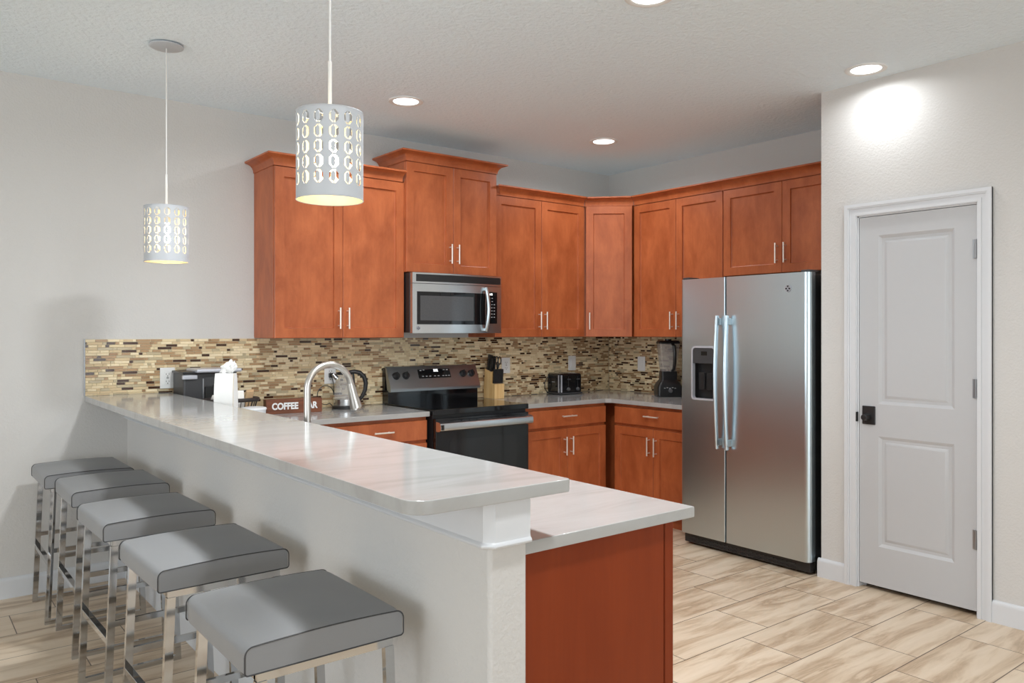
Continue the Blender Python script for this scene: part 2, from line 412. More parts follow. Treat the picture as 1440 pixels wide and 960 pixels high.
# ---------------------------------------------------------------- mosaic backsplash
def mosaic(a0, a1, z_of, place, seed):
    rnd = random.Random(seed); b = MB(); pitch = .0151; g = .0020; zt = 1.3445; row = 0
    while True:
        z1 = zt - row * pitch - g / 2; z0 = z1 - pitch + g
        a = a0 - rnd.random() * .05; last = None
        while a < a1:
            L = rnd.choice((.02, .02, .045, .045, .062, .078)); s0, s1 = max(a, a0), min(a + L, a1); zz = z_of((s0 + s1) / 2)
            if s1 - s0 > .004 and z1 > zz + .002:
                k = rnd.choices(range(7), (22, 19, 15, 9, 10, 10, 15))[0]
                if k == 4 and last == 4: k = 1
                last = k; c0 = max(z0, zz); p = [place(u, d, z) for (u, d, z) in ((s0, 0, c0), (s1 - g, 0, c0), (s1 - g, 0, z1), (s0, 0, z1), (s0 + .0006, .0035, c0 + .0006), (s1 - g - .0006, .0035, c0 + .0006), (s1 - g - .0006, .0035, z1 - .0006), (s0 + .0006, .0035, z1 - .0006))]
                b.add(p, [(4, 5, 6, 7), (0, 1, 5, 4), (1, 2, 6, 5), (2, 3, 7, 6), (3, 0, 4, 7)], k + 1)
            a += L
        row += 1
        if z1 - pitch < .886: break
    return b
b = mosaic(.848, 4.893, lambda x: 1.0345 if x < 1.2855 else .8875, lambda a, d, z: (a, 4.865 - d, z), 3)
b.box(1.286, 4.898, 4.865, 4.8695, .8875, 1.345); b.box(.846, 1.286, 4.865, 4.8695, 1.0345, 1.345)
t = obj('tile_backsplash', b, ['grout'] + TILES); tag(t, 'beige and brown strip mosaic backsplash on the long range wall', 'backsplash')
obj('edge_strip', MB().box(.842, .8465, 4.861, 4.8695, 1.0345, 1.347), 'grey_trim', t, label='metal edge strip')
b = mosaic(3.385, 4.860, lambda x: .8875, lambda a, d, z: (4.895 - d, a, z), 9)
b.box(4.895, 4.8995, 3.385, 4.8605, .8875, 1.345)
t = obj('tile_backsplash', b, ['grout'] + TILES); tag(t, 'short strip mosaic backsplash between the corner and the refrigerator', 'backsplash')

# ---------------------------------------------------------------- worktops
ZC = .887; TC = .031
BT0, BT1 = 1.003, 1.034
def slab(poly, z0, z1, bev=.003):
    return MB().prism(poly, z0, z1, 'z', bev=bev, edges='caps')
t = obj('raised_countertop', slab(rrect(.845, 1.285, 1.400, 4.868, [.055, .014, 0, 0], 10), BT0, BT1), 'quartz')
tag(t, 'raised white quartz bar top with rounded corner along the half wall', 'countertop')
# lower L-shaped worktop with sink cut-out, left of the range
SX0, SX1, SY0, SY1 = 1.405, 1.735, 2.72, 3.42
b = MB(); xs = [1.17, SX0, SX1, 1.81, 2.668]; ys = [1.454, SY0, SY1, 4.22, 4.862]
cells = [(i, j) for i in range(4) for j in range(4) if (i < 3 or j == 3) and (i, j) != (1, 1)]
vm = {}
def vv(i, j, z):
    k = (i, j, z)
    if k not in vm: vm[k] = b.bm.verts.new((xs[i], ys[j], z))
    return vm[k]
for i, j in cells:
    for z in (ZC - TC, ZC): b.bm.faces.new((vv(i, j, z), vv(i + 1, j, z), vv(i + 1, j + 1, z), vv(i, j + 1, z)))
    for (di, dj, a, c) in ((-1, 0, (0, 0), (0, 1)), (1, 0, (1, 0), (1, 1)), (0, -1, (0, 0), (1, 0)), (0, 1, (0, 1), (1, 1))):
        if (i + di, j + dj) not in cells:
            b.bm.faces.new((vv(i + a[0], j + a[1], ZC - TC), vv(i + c[0], j + c[1], ZC - TC), vv(i + c[0], j + c[1], ZC), vv(i + a[0], j + a[1], ZC)))
bmesh.ops.recalc_face_normals(b.bm, faces=list(b.bm.faces))
eg = [e for e in b.bm.edges if len(e.link_faces) == 2 and e.calc_face_angle(0) > 1]
bmesh.ops.bevel(b.bm, geom=eg, offset=.003, segments=2, affect='EDGES', profile=.5)
t = obj('countertop', b, 'quartz'); tag(t, 'lower white quartz worktop of the peninsula running to the left of the range', 'countertop')
t = obj('countertop', slab([(3.447, 4.862), (3.447, 4.22), (4.215, 4.22), (4.245, 4.19), (4.245, 3.403), (4.893, 3.403), (4.893, 4.862)], ZC - TC, ZC), 'quartz')
tag(t, 'white quartz corner worktop between the range and the refrigerator', 'countertop')
# sink basin
e = .012
p0 = rrect(SX0, SX1, SY0, SY1, .03); p1 = rrect(SX0 + .01, SX1 - .01, SY0 + .01, SY1 - .01, .04)
b = MB(); n = len(p0)
b.add([(*p, ZC - TC - .001) for p in rrect(SX0 - e, SX1 + e, SY0 - e, SY1 + e, .03)] + [(*p, ZC - TC - .001) for p in p0] + [(*p, ZC - .22) for p in p1],
      [(i, (i + 1) % n, n + (i + 1) % n, n + i) for i in range(n)] + [(n + i, n + (i + 1) % n, 2 * n + (i + 1) % n, 2 * n + i) for i in range(n)] + [tuple(range(2 * n, 3 * n))])
t = thing('kitchen_sink', 'steel sink basin set into the peninsula worktop below the faucet', 'sink', (1.57, 3.07, ZC - .22))
obj('basin', b, 'steel_h', t)
obj('drain', MB().lathe([(.0, .004), (.03, .004), (.042, .001), (.042, 0)], (1.57, 3.07, ZC - .22)), 'chrome', t)

# ---------------------------------------------------------------- cabinets
def shaker(b, o, u, n, w, h, t=.02, rail=.058, rec=.0125, flat=False):
    """door/drawer front: o = lower corner at the back plane, u = width axis, n = outward axis"""
    o, u, n = Vector(o), Vector(u), Vector(n); z = Vector((0, 0, 1))
    def ring(ins, d): return [tuple(o + u * a + z * c + n * d) for a, c in ((ins, ins), (w - ins, ins), (w - ins, h - ins), (ins, h - ins))]
    rs = [ring(0, 0), ring(0, t - .0025), ring(.0025, t)]
    if not flat: rs += [ring(rail, t), ring(rail + .003, t - rec + .001), ring(rail + .005, t - rec)]
    v = [p for r in rs for p in r]; f = [(3, 2, 1, 0)]
    for k in range(len(rs) - 1): f += [(4 * k + i, 4 * k + (i + 1) % 4, 4 * k + 4 + (i + 1) % 4, 4 * k + 4 + i) for i in range(4)]
    k = 4 * (len(rs) - 1); f.append((k, k + 1, k + 2, k + 3)); b.add(v, f); return b
def pull(b, c, axis, n, L=.132, r=.0055, off=.032):
    c, axis, n = Vector(c), Vector(axis), Vector(n)
    b.cyl(tuple(c + n * off - axis * L / 2), tuple(c + n * off + axis * L / 2), r, seg=12)
    for s in (-.35, .35): b.cyl(tuple(c + axis * L * s), tuple(c + axis * L * s + n * off), r * .8, seg=8)
    return b
Z = (0, 0, 1); FY = (0, -1, 0); UX = (1, 0, 0); FX = (-1, 0, 0); UY = (0, 1, 0)
def door_unit(parent, o, u, n, w, h, hand=None, name='door', axis=Z, flat=False):
    d = obj(name, shaker(MB(), o, u, n, w, h, flat=flat), 'wood', parent, ang=25)
    if hand is not None:
        p = Vector(o) + Vector(u) * hand[0] + Vector(Z) * hand[1] + Vector(n) * .02
        obj('handle', pull(MB(), p, axis, n), 'pull', d, label='slim satin metal bar handle')
    return d
CROWN = [(0, 0), (.005, 0), (.005, .007), (.007, .018), (.013, .032), (.025, .044), (.043, .051), (.052, .053), (.059, .056), (.059, .066), (0, .066)]
def sweep(b, path, outs, z, k=1.0, kz=1.0, prof=None):
    """sweep the crown profile along a horizontal polyline; outs = outward mitre vectors"""
    prof = prof or CROWN; n = len(prof); rings = []
    for p, o in zip(path, outs): rings.append([(p[0] + o[0] * d * k, p[1] + o[1] * d * k, z + h * kz) for d, h in prof])
    v = [q for r in rings for q in r]; f = []
    for i in range(len(path) - 1): f += [(i * n + j, i * n + (j + 1) % n, (i + 1) * n + (j + 1) % n, (i + 1) * n + j) for j in range(n)]
    f += [tuple(range(n))[::-1], tuple(range((len(path) - 1) * n, len(path) * n))]; b.add(v, f); return b
# cap moulding wrapped round the top of the half wall
b = MB(); sweep(b, [(PX0, YB), (PX0, PY0 + .012), (PX0 + .012, PY0), (PX1 + .003, PY0)], [(-1, 0), (-1, -.414), (-.414, -1), (0, -1)], .898, prof=[(0, 0), (.016, 0), (.0195, .002), (.021, .006), (.0195, .010), (.0155, .014), (.0142, .022), (.014, .1046), (0, .1046)])
struct('trim_1', b, 'trim')
# A: double-door cabinet over the coffee corner
UF = 4.56; ZB = 1.348; ZT = 2.372        # carcass front plane (doors add 20 mm)
G = .002
A = thing('wall_cabinet', 'tall two-door cherry wall cabinet at the left end, above the coffee sign', 'cabinet', (2.235, 4.7, ZB))
obj('body', MB().box(1.788, 2.668, UF, YB - .001, ZB, 2.378, bev=.0015, seg=1), 'wood', A)
W = (2.668 - 1.791) / 2 - .001
door_unit(A, (1.791, UF - G, ZB + .001), UX, FY, W, ZT - ZB - .004, (W - .030, .122))
door_unit(A, (1.791 + W + .002, UF - G, ZB + .001), UX, FY, W, ZT - ZB - .004, (.028, .122))
b = MB(); sweep(b, [(1.788, YB - .001), (1.788, UF - .022), (2.655, UF - .022)], [(-1, 0), (-1, -1), (0, -1)], ZT); obj('crown_moulding', b, 'wood', A)
# B: cabinet over the microwave (deeper, taller)
BF = 4.535; BZ = 1.781; BT = 2.512
Bc = thing('wall_cabinet', 'raised two-door cherry cabinet directly above the microwave', 'cabinet', (3.045, 4.7, BZ))
obj('body', MB().box(2.670, 3.414, BF, YB - .001, BZ, BT + .006, bev=.0015, seg=1), 'wood', Bc)
W = (3.414 - 2.672) / 2 - .001
door_unit(Bc, (2.672, BF - G, BZ + .001), UX, FY, W, BT - BZ - .003, (W - .030, .135))
door_unit(Bc, (2.672 + W + .002, BF - G, BZ + .001), UX, FY, W, BT - BZ - .003, (.028, .135))
b = MB(); sweep(b, [(2.670, YB - .001), (2.670, BF - .022), (3.414, BF - .022), (3.414, YB - .001)], [(-1, 0), (-1, -1), (1, -1), (1, 0)], BT); obj('crown_moulding', b, 'wood', Bc)
# C: right of the microwave
Cc = thing('wall_cabinet', 'two-door cherry wall cabinet between the microwave and the angled corner', 'cabinet', (3.86, 4.7, ZB))
obj('body', MB().box(3.416, 4.300, UF, YB - .001, ZB, 2.378, bev=.0015, seg=1), 'wood', Cc)
W = (4.297 - 3.418) / 2 - .001
door_unit(Cc, (3.418, UF - G, ZB + .001), UX, FY, W, ZT - ZB - .004, (W - .028, .122))
door_unit(Cc, (3.418 + W + .002, UF - G, ZB + .001), UX, FY, W, ZT - ZB - .004, (.028, .122))
b = MB(); q = math.tan(R(22.5)); sweep(b, [(3.465, UF - .022), (4.292, UF - .022)], [(-1, -1), (-q, -1)], ZT); sweep(b, [(3.4165, UF - .018), (3.465, UF - .018)], [(0, -.02), (0, -.95)], ZT); obj('crown_moulding', b, 'wood', Cc)
# D: diagonal corner cabinet
Dc = thing('corner_cabinet', 'single-door angled cherry wall cabinet in the corner', 'cabinet', (4.62, 4.6, ZB))
EF = 4.592                               # carcass front plane of right-wall cabinets
obj('body', MB().prism([(4.302, YB - .001), (4.302, UF + .004), (4.575, EF - 4.575 + 4.272), (XR - .001, 4.272), (XR - .001, YB - .001)], ZB, 2.378), 'wood', Dc)
p0 = Vector((4.302, 4.541, 0)); p1 = Vector((4.572, 4.271, 0)); du = (p1 - p0).normalized(); dn = Vector((-du.y * -1, du.x * -1, 0)); dn = Vector((-.7071, -.7071, 0)); LW = (p1 - p0).length
oo = p0 + du * .012 + Vector((0, 0, ZB + .001)) + dn * .004
door_unit(Dc, oo, du, dn, LW - .024, ZT - ZB - .004, (.030, .122))
b = MB(); sweep(b, [tuple(p0 + dn * .006)[:2], tuple(p1 + dn * .006)[:2]], [(-.7071 + .29, -.7071 - .29), (-.7071 - .29, -.7071 + .29)], ZT); obj('crown_moulding', b, 'wood', Dc)
# E: right wall, beside the refrigerator cabinet
Ec = thing('wall_cabinet', 'tall two-door cherry wall cabinet on the short wall above the blender', 'cabinet', (4.75, 3.85, ZB))
obj('body', MB().box(EF, XR - .001, 3.428, 4.270, ZB, 2.378, bev=.0015, seg=1), 'wood', Ec)
W = (4.266 - 3.430) / 2 - .001
door_unit(Ec, (EF - G, 3.430 + W + .002, ZB + .001), UY, FX, W, ZT - ZB - .004, (.028, .122))
door_unit(Ec, (EF - G, 3.430, ZB + .001), UY, FX, W, ZT - ZB - .004, (W - .030, .122))
b = MB(); sweep(b, [(EF - .022, 4.262), (EF - .022, 3.428)], [(-1, -q), (-1, 0)], ZT); obj('crown_moulding', b, 'wood', Ec)
# F: over the refrigerator
FZ = 1.772
Fc = thing('wall_cabinet', 'short two-door cherry wall cabinet above the refrigerator', 'cabinet', (4.75, 2.95, FZ))
obj('body', MB().box(EF, XR - .001, 2.443, 3.426, FZ, 2.378, bev=.0015, seg=1), 'wood', Fc)
W = (3.424 - 2.50) / 2 - .001
door_unit(Fc, (EF - G, 2.50 + W + .002, FZ + .001), UY, FX, W, ZT - FZ - .004, (.030, .128))
door_unit(Fc, (EF - G, 2.50, FZ + .001), UY, FX, W, ZT - FZ - .004, (W - .030, .128))
b = MB(); sweep(b, [(EF - .022, 3.427), (EF - .022, 2.443)], [(-1, 0), (-1, 0)], ZT); obj('crown_moulding', b, 'wood', Fc)

for cb, x0, x1, y0, y1, z in ((A, 1.79, 2.666, UF, YB - .002, 2.378), (Bc, 2.672, 3.412, BF, YB - .002, BT + .006), (Cc, 3.418, 4.298, UF, YB - .002, 2.378), (Ec, EF, XR - .002, 3.43, 4.268, 2.378), (Fc, EF, XR - .002, 2.446, 3.424, 2.378)):  # pale panels added on the hidden tops, bouncing light onto the wall above
    obj('top_panel', MB().box(x0, x1, y0, y1, z, z + .006), 'bounce_white', cb, label='pale light-bouncing panel added on the hidden cabinet top')
obj('top_panel', MB().prism([(4.304, YB - .002), (4.304, UF + .006), (4.577, EF - 4.575 + 4.274), (XR - .002, 4.274), (XR - .002, YB - .002)], 2.378, 2.384), 'bounce_white', Dc, label='pale light-bouncing panel added on the hidden cabinet top')
# base cabinets
KZ = .1; BFY = 4.262; DTOP = .832; DBOT = .710; DRT = .690
Lb = thing('base_cabinet', 'cherry base cabinet with drawers left of the range', 'cabinet', (2.2, 4.55, 0))
b = MB(); b.box(1.78, 2.664, BFY, YB - .01, KZ, ZC - TC - .001); b.box(1.78, 2.664, BFY + .06, YB - .01, 0, KZ); obj('body', b, 'wood', Lb)
for (z0, z1) in ((DBOT, DTOP), (.415, DRT), (.112, .395)):
    door_unit(Lb, (2.02, BFY - G, z0), UX, FY, .64, z1 - z0, (.32, (z1 - z0) / 2 + .006), 'drawer', UX, flat=True)
Rb = thing('base_cabinet', 'cherry base cabinet with drawer and two doors right of the range', 'cabinet', (3.85, 4.55, 0))
b = MB(); b.box(3.451, 4.243, BFY, YB - .01, KZ, ZC - TC - .001); b.box(3.451, 4.243, BFY + .06, YB - .01, 0, KZ); obj('body', b, 'wood', Rb)
door_unit(Rb, (3.456, BFY - G, DBOT), UX, FY, .782, DTOP - DBOT, (.391, .072), 'drawer', UX, flat=True)
W = .3895
door_unit(Rb, (3.456, BFY - G, .112), UX, FY, W, DRT - .112, (W - .030, .457)); door_unit(Rb, (3.456 + W + .003, BFY - G, .112), UX, FY, W, DRT - .112, (.030, .457))
BFX = 4.292
Sb = thing('base_cabinet', 'cherry base cabinet with drawer and two doors left of the refrigerator', 'cabinet', (4.6, 3.8, 0))
b = MB(); b.box(BFX, XR - .01, 3.405, 4.187, KZ, ZC - TC - .001); b.box(4.40, XR - .01, 4.187, 4.86, KZ, ZC - TC - .001); b.box(BFX + .06, XR - .01, 3.405, 4.86, 0, KZ)
obj('body', b, 'wood', Sb)
door_unit(Sb, (BFX - G, 3.42, DBOT), UY, FX, .762, DTOP - DBOT, (.381, .072), 'drawer', UY, flat=True)
W = .3795
door_unit(Sb, (BFX - G, 3.42, .112), UY, FX, W, DRT - .112, (W - .030, .457)); door_unit(Sb, (BFX - G, 3.42 + W + .003, .112), UY, FX, W, DRT - .112, (.030, .457))
Pb = thing('base_cabinet', 'cherry peninsula cabinet with plain end panel facing the room', 'cabinet', (1.45, 2.85, 0))
b = MB(); b.box(1.171, 1.385, 1.500, YB - .01, KZ, ZC - TC - .001); b.box(1.385, 1.725, 1.500, SY0 - .03, KZ, ZC - TC - .001); b.box(1.385, 1.725, SY1 + .03, YB - .01, KZ, ZC - TC - .001); b.box(1.385, 1.725, SY0 - .03, SY1 + .03, KZ, .60); b.box(1.171, 1.67, 1.5, YB - .01, 0, KZ); obj('body', b, 'wood', Pb)
obj('end_panel', MB().box(1.171, 1.706, 1.478, 1.4995, 0, ZC - TC - .001, bev=.0015, seg=1), 'veneer', Pb)
obj('end_stile', MB().box(1.7125, 1.748, 1.480, 1.4995, 0, ZC - TC - .001, bev=.002, seg=1), 'veneer', Pb)
for k in range(5):
    w = .535; door_unit(Pb, (1.727, 1.505 + k * (w + .003) + w, .112), (0, -1, 0), UX, w, .72, (.03 if k % 2 else w - .03, .62))

# ---------------------------------------------------------------- refrigerator
fy0, fy1, fsp = 2.475, 3.398, 3.043
F = thing('refrigerator', 'stainless side-by-side refrigerator with ice dispenser beside the pantry wall', 'refrigerator', (4.48, 2.937, 0))
FX0 = 4.084; FD = 4.15
obj('body', MB().box(4.156, 4.86, fy0 + .004, fy1 - .004, .02, 1.715, bev=.004), 'black_plastic', F, label='black cabinet sides')
def doorprof(y0, y1, ra, rb):
    P = [(FD, y0)]
    for k in range(9):
        a = R(90 * k / 8); P.append((FX0 + ra - ra * math.sin(a), y0 + ra - ra * math.cos(a)))
    n = 6
    for k in range(1, n):
        P.append((FX0, y0 + ra + (y1 - rb - y0 - ra) * k / n))
    for k in range(9):
        a = R(90 * k / 8); P.append((FX0 + rb - rb * math.cos(a), y1 - rb + rb * math.sin(a)))
    P.append((FD, y1)); return P
rd = obj('door', MB().prism(doorprof(fy0, fsp - .004, .032, .006), .078, 1.727), 'steel_v', F, label='wide steel right door')
b = MB(); a0, a1, z0, z1 = 3.120, 3.300, .956, 1.288
pf = doorprof(fsp + .004, fy1, .006, .022)
b.prism(pf, .078, z0); b.prism(pf, z1, 1.727)
b.prism([(FD, fsp + .004), *[p for p in pf[1:-1] if p[1] < a0 - .01], (FX0, a0), (FD, a0)], z0, z1); b.prism([(FD, a1), (FX0, a1), *[p for p in pf[1:-1] if p[1] > a1 + .01], (FD, fy1)], z0, z1)
ld = obj('door', b, 'steel_v', F, label='narrow steel left door')
fr = rrect(a0 - .006, a1 + .008, z0 - .008, z1 + .008, [.02, .02, .03, .03]); fi = rrect(a0 + .006, a1 - .006, z0 + .006, z1 - .004, [.014, .014, .02, .02]); n = len(fr)
b = MB(); X_ = FX0 - .006
b.add([(FX0 + .001, *p) for p in fr] + [(X_, *p) for p in rrect(a0 - .003, a1 + .005, z0 - .005, z1 + .005, [.02, .02, .03, .03])] + [(X_, *p) for p in fi] + [(FX0 + .02, *p) for p in fi],
      [(k * n + i, k * n + (i + 1) % n, (k + 1) * n + (i + 1) % n, (k + 1) * n + i) for k in range(3) for i in range(n)])
dsp = obj('dispenser', b, 'silver', ld, label='grey rimmed water and ice dispenser')
b = MB(); b.box(FX0 + .058, FX0 + .064, a0, a1, z0, 1.19); b.box(FX0, FX0 + .064, a0, a0 + .002, z0, 1.19); b.box(FX0, FX0 + .064, a1 - .002, a1, z0, 1.19); b.box(FX0 + .002, FX0 + .064, a0, a1, z0, z0 + .003); b.box(FX0 + .02, FX0 + .03, a0 + .04, a0 + .085, z0 + .06, z0 + .17, bev=.004); b.box(FX0 + .02, FX0 + .03, a0 + .1, a0 + .145, z0 + .06, z0 + .17, bev=.004)
obj('dispenser_recess', b, 'black_plastic', ld)
obj('control_panel', MB().box(FX0 - .003, FX0 + .06, a0 + .001, a1 - .001, 1.185, z1 - .001, bev=.002), 'charcoal', ld)
obj('display', MB().box(FX0 - .0045, FX0 - .002, a0 + .062, a0 + .108, 1.236, 1.262), 'black_gloss', ld)
for d, y in ((ld, 3.082), (rd, 3.008)):
    b = MB(); P = []
    for k in range(21):
        s = k / 20; z = .66 + (1.487 - .66) * s; P.append((FX0 - .032 - .020 * math.sin(math.pi * s), y, z))
    b.tube(P, .016, 14, flat=(1.0, .62)); 
    for z in (.70, 1.45): b.box(FX0 - .045, FX0, y - .011, y + .011, z - .022, z + .022, bev=.004)
    obj('handle', b, 'steel_v', d, label='bowed vertical steel handle')
def badge(parent, c, r, mat):
    """round emblem: ring and looping monogram on a dark disc"""
    b = MB(); b.lathe([(0, .002), (r * .92, .002), (r, 0)], seg=28); b.xf(mat); e = obj('emblem', b, 'black_plastic', parent, label='round monogram emblem')
    b = MB(); b.tube([(r * .9 * math.cos(a), r * .9 * math.sin(a), .0025) for a in [2 * math.pi * k / 28 for k in range(28)]], r * .08, 6, closed=True)
    for sgn in (-1, 1):
        P = [(sgn * r * (.32 + .25 * math.cos(a)), r * (.42 * math.sin(a)) , .003) for a in [R(20 + 300 * k / 16) for k in range(17)]]; b.tube(P, r * .075, 6)
    for k in range(4):
        a = R(45 + 90 * k); b.tube([(r * .72 * math.cos(a + .5 * s), r * .72 * math.sin(a + .5 * s), .003) for s in (-1, -.3, .3, 1)], r * .05, 6)
    b.xf(mat); obj('monogram', b, 'silver', e)
FACEX = Matrix(((0, 0, -1, 0), (-1, 0, 0, 0), (0, 1, 0, 0), (0, 0, 0, 1)))     # local x -> -Y, y -> Z, z -> -X
FACEY = Matrix(((1, 0, 0, 0), (0, 0, -1, 0), (0, 1, 0, 0), (0, 0, 0, 1)))      # local x -> X, y -> Z, z -> -Y
badge(rd, None, .0215, Matrix.Translation((FX0 - .0005, 2.607, 1.637)) @ FACEX)
b = MB(); b.box(4.112, 4.16, fy0 + .01, fy1 - .012, .014, .072, bev=.006)
for k in range(26):
    y = fy0 + .1 + k * .029; b.box(4.109, 4.113, y, y + .02, .026, .034); b.box(4.109, 4.113, y, y + .02, .046, .054)
obj('base_grille', b, 'black_plastic', F)
for y in (fy0 + .05, fy1 - .05): obj('foot', MB().cyl((4.19, y, 0), (4.19, y, .022), .018), 'black_matte', F)
for y in (fy0 + .006, fy1 - .06): obj('hinge_cover', MB().box(4.10, 4.2, y, y + .054, 1.7275, 1.741, bev=.004), 'charcoal', F)

# ---------------------------------------------------------------- range
RX0, RX1 = 2.678, 3.440
Rg = thing('electric_range', 'stainless and black glass electric range under the microwave', 'range', (3.06, 4.5, 0))
b = MB(); b.box(RX0 + .004, RX1 - .004, 4.215, 4.84, .03, .862); b.box(RX0 + .02, RX1 - .02, 4.25, 4.84, 0, .03); obj('body', b, 'black_plastic', Rg)
obj('cooktop', MB().box(RX0, RX1, 4.185, 4.815, .862, .897, bev=.004), 'black_gloss', Rg, label='black glass cooktop')
od = obj('oven_door', MB().box(RX0 + .006, RX1 - .006, 4.178, 4.213, .235, .842, bev=.004), 'black_gloss', Rg, label='black glass oven door')
obj('oven_window', MB().prism(rrect(RX0 + .11, RX1 - .11, .33, .70, .02), 4.1768, 4.1782, 'y'), 'dark_glass', od)
b = MB(); b.prism([(4.178, .765), (4.168, .762), (4.140, .764), (4.126, .772), (4.122, .79), (4.126, .812), (4.140, .822), (4.178, .824)], RX0 + .008, RX1 - .008, 'x')
hd = obj('handle', b, 'steel_h', od, label='broad flat steel door handle')
b = MB()
for k in range(9):
    x = RX0 + .13 + k * .06; b.box(x, x + .045, 4.146, 4.156, .8225, .8245)
obj('vent_slots', b, 'black_matte', hd)
obj('sticker', MB().box(RX0 + .012, RX0 + .032, 4.1208, 4.1225, .776, .808), 'black_matte', hd)
obj('storage_drawer', MB().box(RX0 + .006, RX1 - .006, 4.18, 4.213, .05, .225, bev=.004), 'black_gloss', Rg)
b = MB(); b.box(RX0 + .004, RX1 - .004, 4.775, 4.855, .89, .985, bev=.004); b.box(RX0 + .004, RX1 - .004, 4.82, 4.855, .98, 1.138); obj('riser', b, 'black_gloss', Rg)
TY, BY = 4.806, 4.742                     # slanted console: top and bottom front edges
b = MB(); b.prism([(BY, 1.0), (BY + .002, .974), (4.79, .974), (4.822, 1.145), (TY, 1.145)], RX0 + .006, RX1 - .004, 'x'); cs = obj('control_console', b, 'steel_dark', Rg, label='slanted steel control console')
sl = math.atan2(TY - BY, .145); ny, nz = -math.cos(sl), math.sin(sl)
def onslant(x, t): return Vector((x, BY + (TY - BY) * t, 1.0 + .145 * t))
SL = lambda x, t, e=0: Matrix.Translation(onslant(x, t) + Vector((0, ny, nz)) * e) @ Matrix(((1, 0, 0, 0), (0, math.sin(sl), ny, 0), (0, math.cos(sl), nz, 0), (0, 0, 0, 1)))
for x in (2.745, 2.822, 3.303, 3.377):
    b = MB(); b.lathe([(0, .024), (.019, .024), (.023, .02), (.0245, .004), (.027, .002), (.027, 0)], seg=24); b.box(-.004, .004, -.021, .021, .02, .034, bev=.002); b.xf(SL(x, .56)); obj('knob', b, 'black_plastic', cs, label='round black burner knob')
b = MB(); b.prism(rrect(-.135, .135, -.034, .034, .003, 2), 0, .0015); b.xf(SL(3.06, .62)); dp = obj('display', b, 'black_gloss', cs)
b = text_mb('502', .026, .0003, SL(3.075, .76, .0018), .0008); obj('clock_digits', b, 'clock', dp, label='white clock digits')
b = MB()
for x, t in [(-.11, .78), (-.085, .8), (-.1, .5), (-.07, .5), (-.04, .5), (.0, .5), (.03, .5), (.07, .5), (.095, .5), (.12, .5), (.085, .78), (.112, .78)]:
    bb_ = MB(); bb_.prism(rrect(-.008, .008, -.003, .003, .002, 2), 0, .0006); bb_.xf(SL(3.06 + x, t, .0016)); me = bpy.data.meshes.new('t'); bb_.bm.to_mesh(me); b.bm.from_mesh(me); bpy.data.meshes.remove(me)
obj('key_markings', b, 'grey_print', dp)

# ---------------------------------------------------------------- microwave
MX0, MX1, MZ0, MZ1 = 2.676, 3.408, 1.378, 1.776
MW = thing('microwave', 'stainless over-the-range microwave hanging below the raised cabinet', 'microwave', (3.04, 4.65, MZ0))
obj('body', MB().box(MX0, MX1, 4.482, YB - .012, MZ0 + .004, MZ1, bev=.003), 'black_plastic', MW, label='black case')
def bow(x): 
    s = (x - MX0) / (MX1 - MX0); return 4.452 - .028 * math.sin(math.pi * s)
def bowface(b, x0, x1, z0, z1, front, back, n=14, ):
    P = [(x0 + (x1 - x0) * k / n, bow(x0 + (x1 - x0) * k / n) - front) for k in range(n + 1)] + [(x1, back), (x0, back)]
    b.prism(P, z0, z1)
b = MB(); bowface(b, MX0 + .004, MX1, 1.706, MZ1, 0, 4.482); tp = obj('vent_panel', b, 'steel_h', MW, label='steel top strip with black vent louvres')
b = MB()
for k in range(4): bowface(b, 2.708, 3.403, 1.722 + k * .0105, 1.7295 + k * .0105, .002 - .0005 * (k % 2), 4.47)
bowface(b, 2.706, 3.394, 1.718, 1.765, .0008, 4.47); obj('vent_grille', b, 'black_plastic', tp)
XS = 3.258
b = MB(); bowface(b, MX0 + .004, XS - .001, MZ0, 1.703, 0, 4.482); md = obj('door', b, 'steel_h', MW, label='steel microwave door')
b = MB(); bowface(b, 2.712, XS - .003, 1.436, 1.652, .0012, 4.46); dw = obj('door_window', b, 'black_gloss', md, label='black glass door window')
b = MB(); bowface(b, 2.735, 3.15, 1.462, 1.625, .0020, 4.46); obj('screen', b, 'window_mesh', dw)
b = MB(); P = []
for k in range(17):
    s = k / 16; P.append((3.252 + .006 * math.sin(math.pi * s), bow(3.25) - .014 - .026 * math.sin(math.pi * s) ** .7, 1.392 + .30 * s))
b.tube(P, .0125, 12, flat=(1, .75)); b.box(3.242, 3.262, bow(3.25) - .016, bow(3.25) + .004, 1.392, 1.412, bev=.003); b.box(3.242, 3.262, bow(3.25) - .016, bow(3.25) + .004, 1.672, 1.692, bev=.003)
obj('handle', b, 'steel_v', md, label='curved vertical steel handle')
b = MB(); bowface(b, XS + .001, MX1, MZ0, 1.703, 0, 4.482); cp = obj('control_panel', b, 'steel_h', MW)
b = MB(); bowface(b, XS + .010, 3.368, 1.444, 1.664, .0012, 4.47); kp = obj('keypad', b, 'black_gloss', cp, label='black keypad')
b = MB()
for r_ in range(7):
    for c_ in range(3 if r_ > 1 else 2):
        x = 3.286 + c_ * .024 + .004 * (r_ < 2); z = 1.618 - r_ * .022; bowface(b, x, x + .012, z, z + .006, .0019, 4.47, 2)
obj('key_markings', b, 'grey_print', kp)
b = text_mb('5:02', .020, .0003, Matrix.Translation((3.305, bow(3.3) - .0016, 1.648)) @ FACEY, .0004); obj('clock_digits', b, 'clock', kp)
badge(md, None, .013, Matrix.Translation((2.722, bow(2.722) - .0005, 1.411)) @ FACEY)

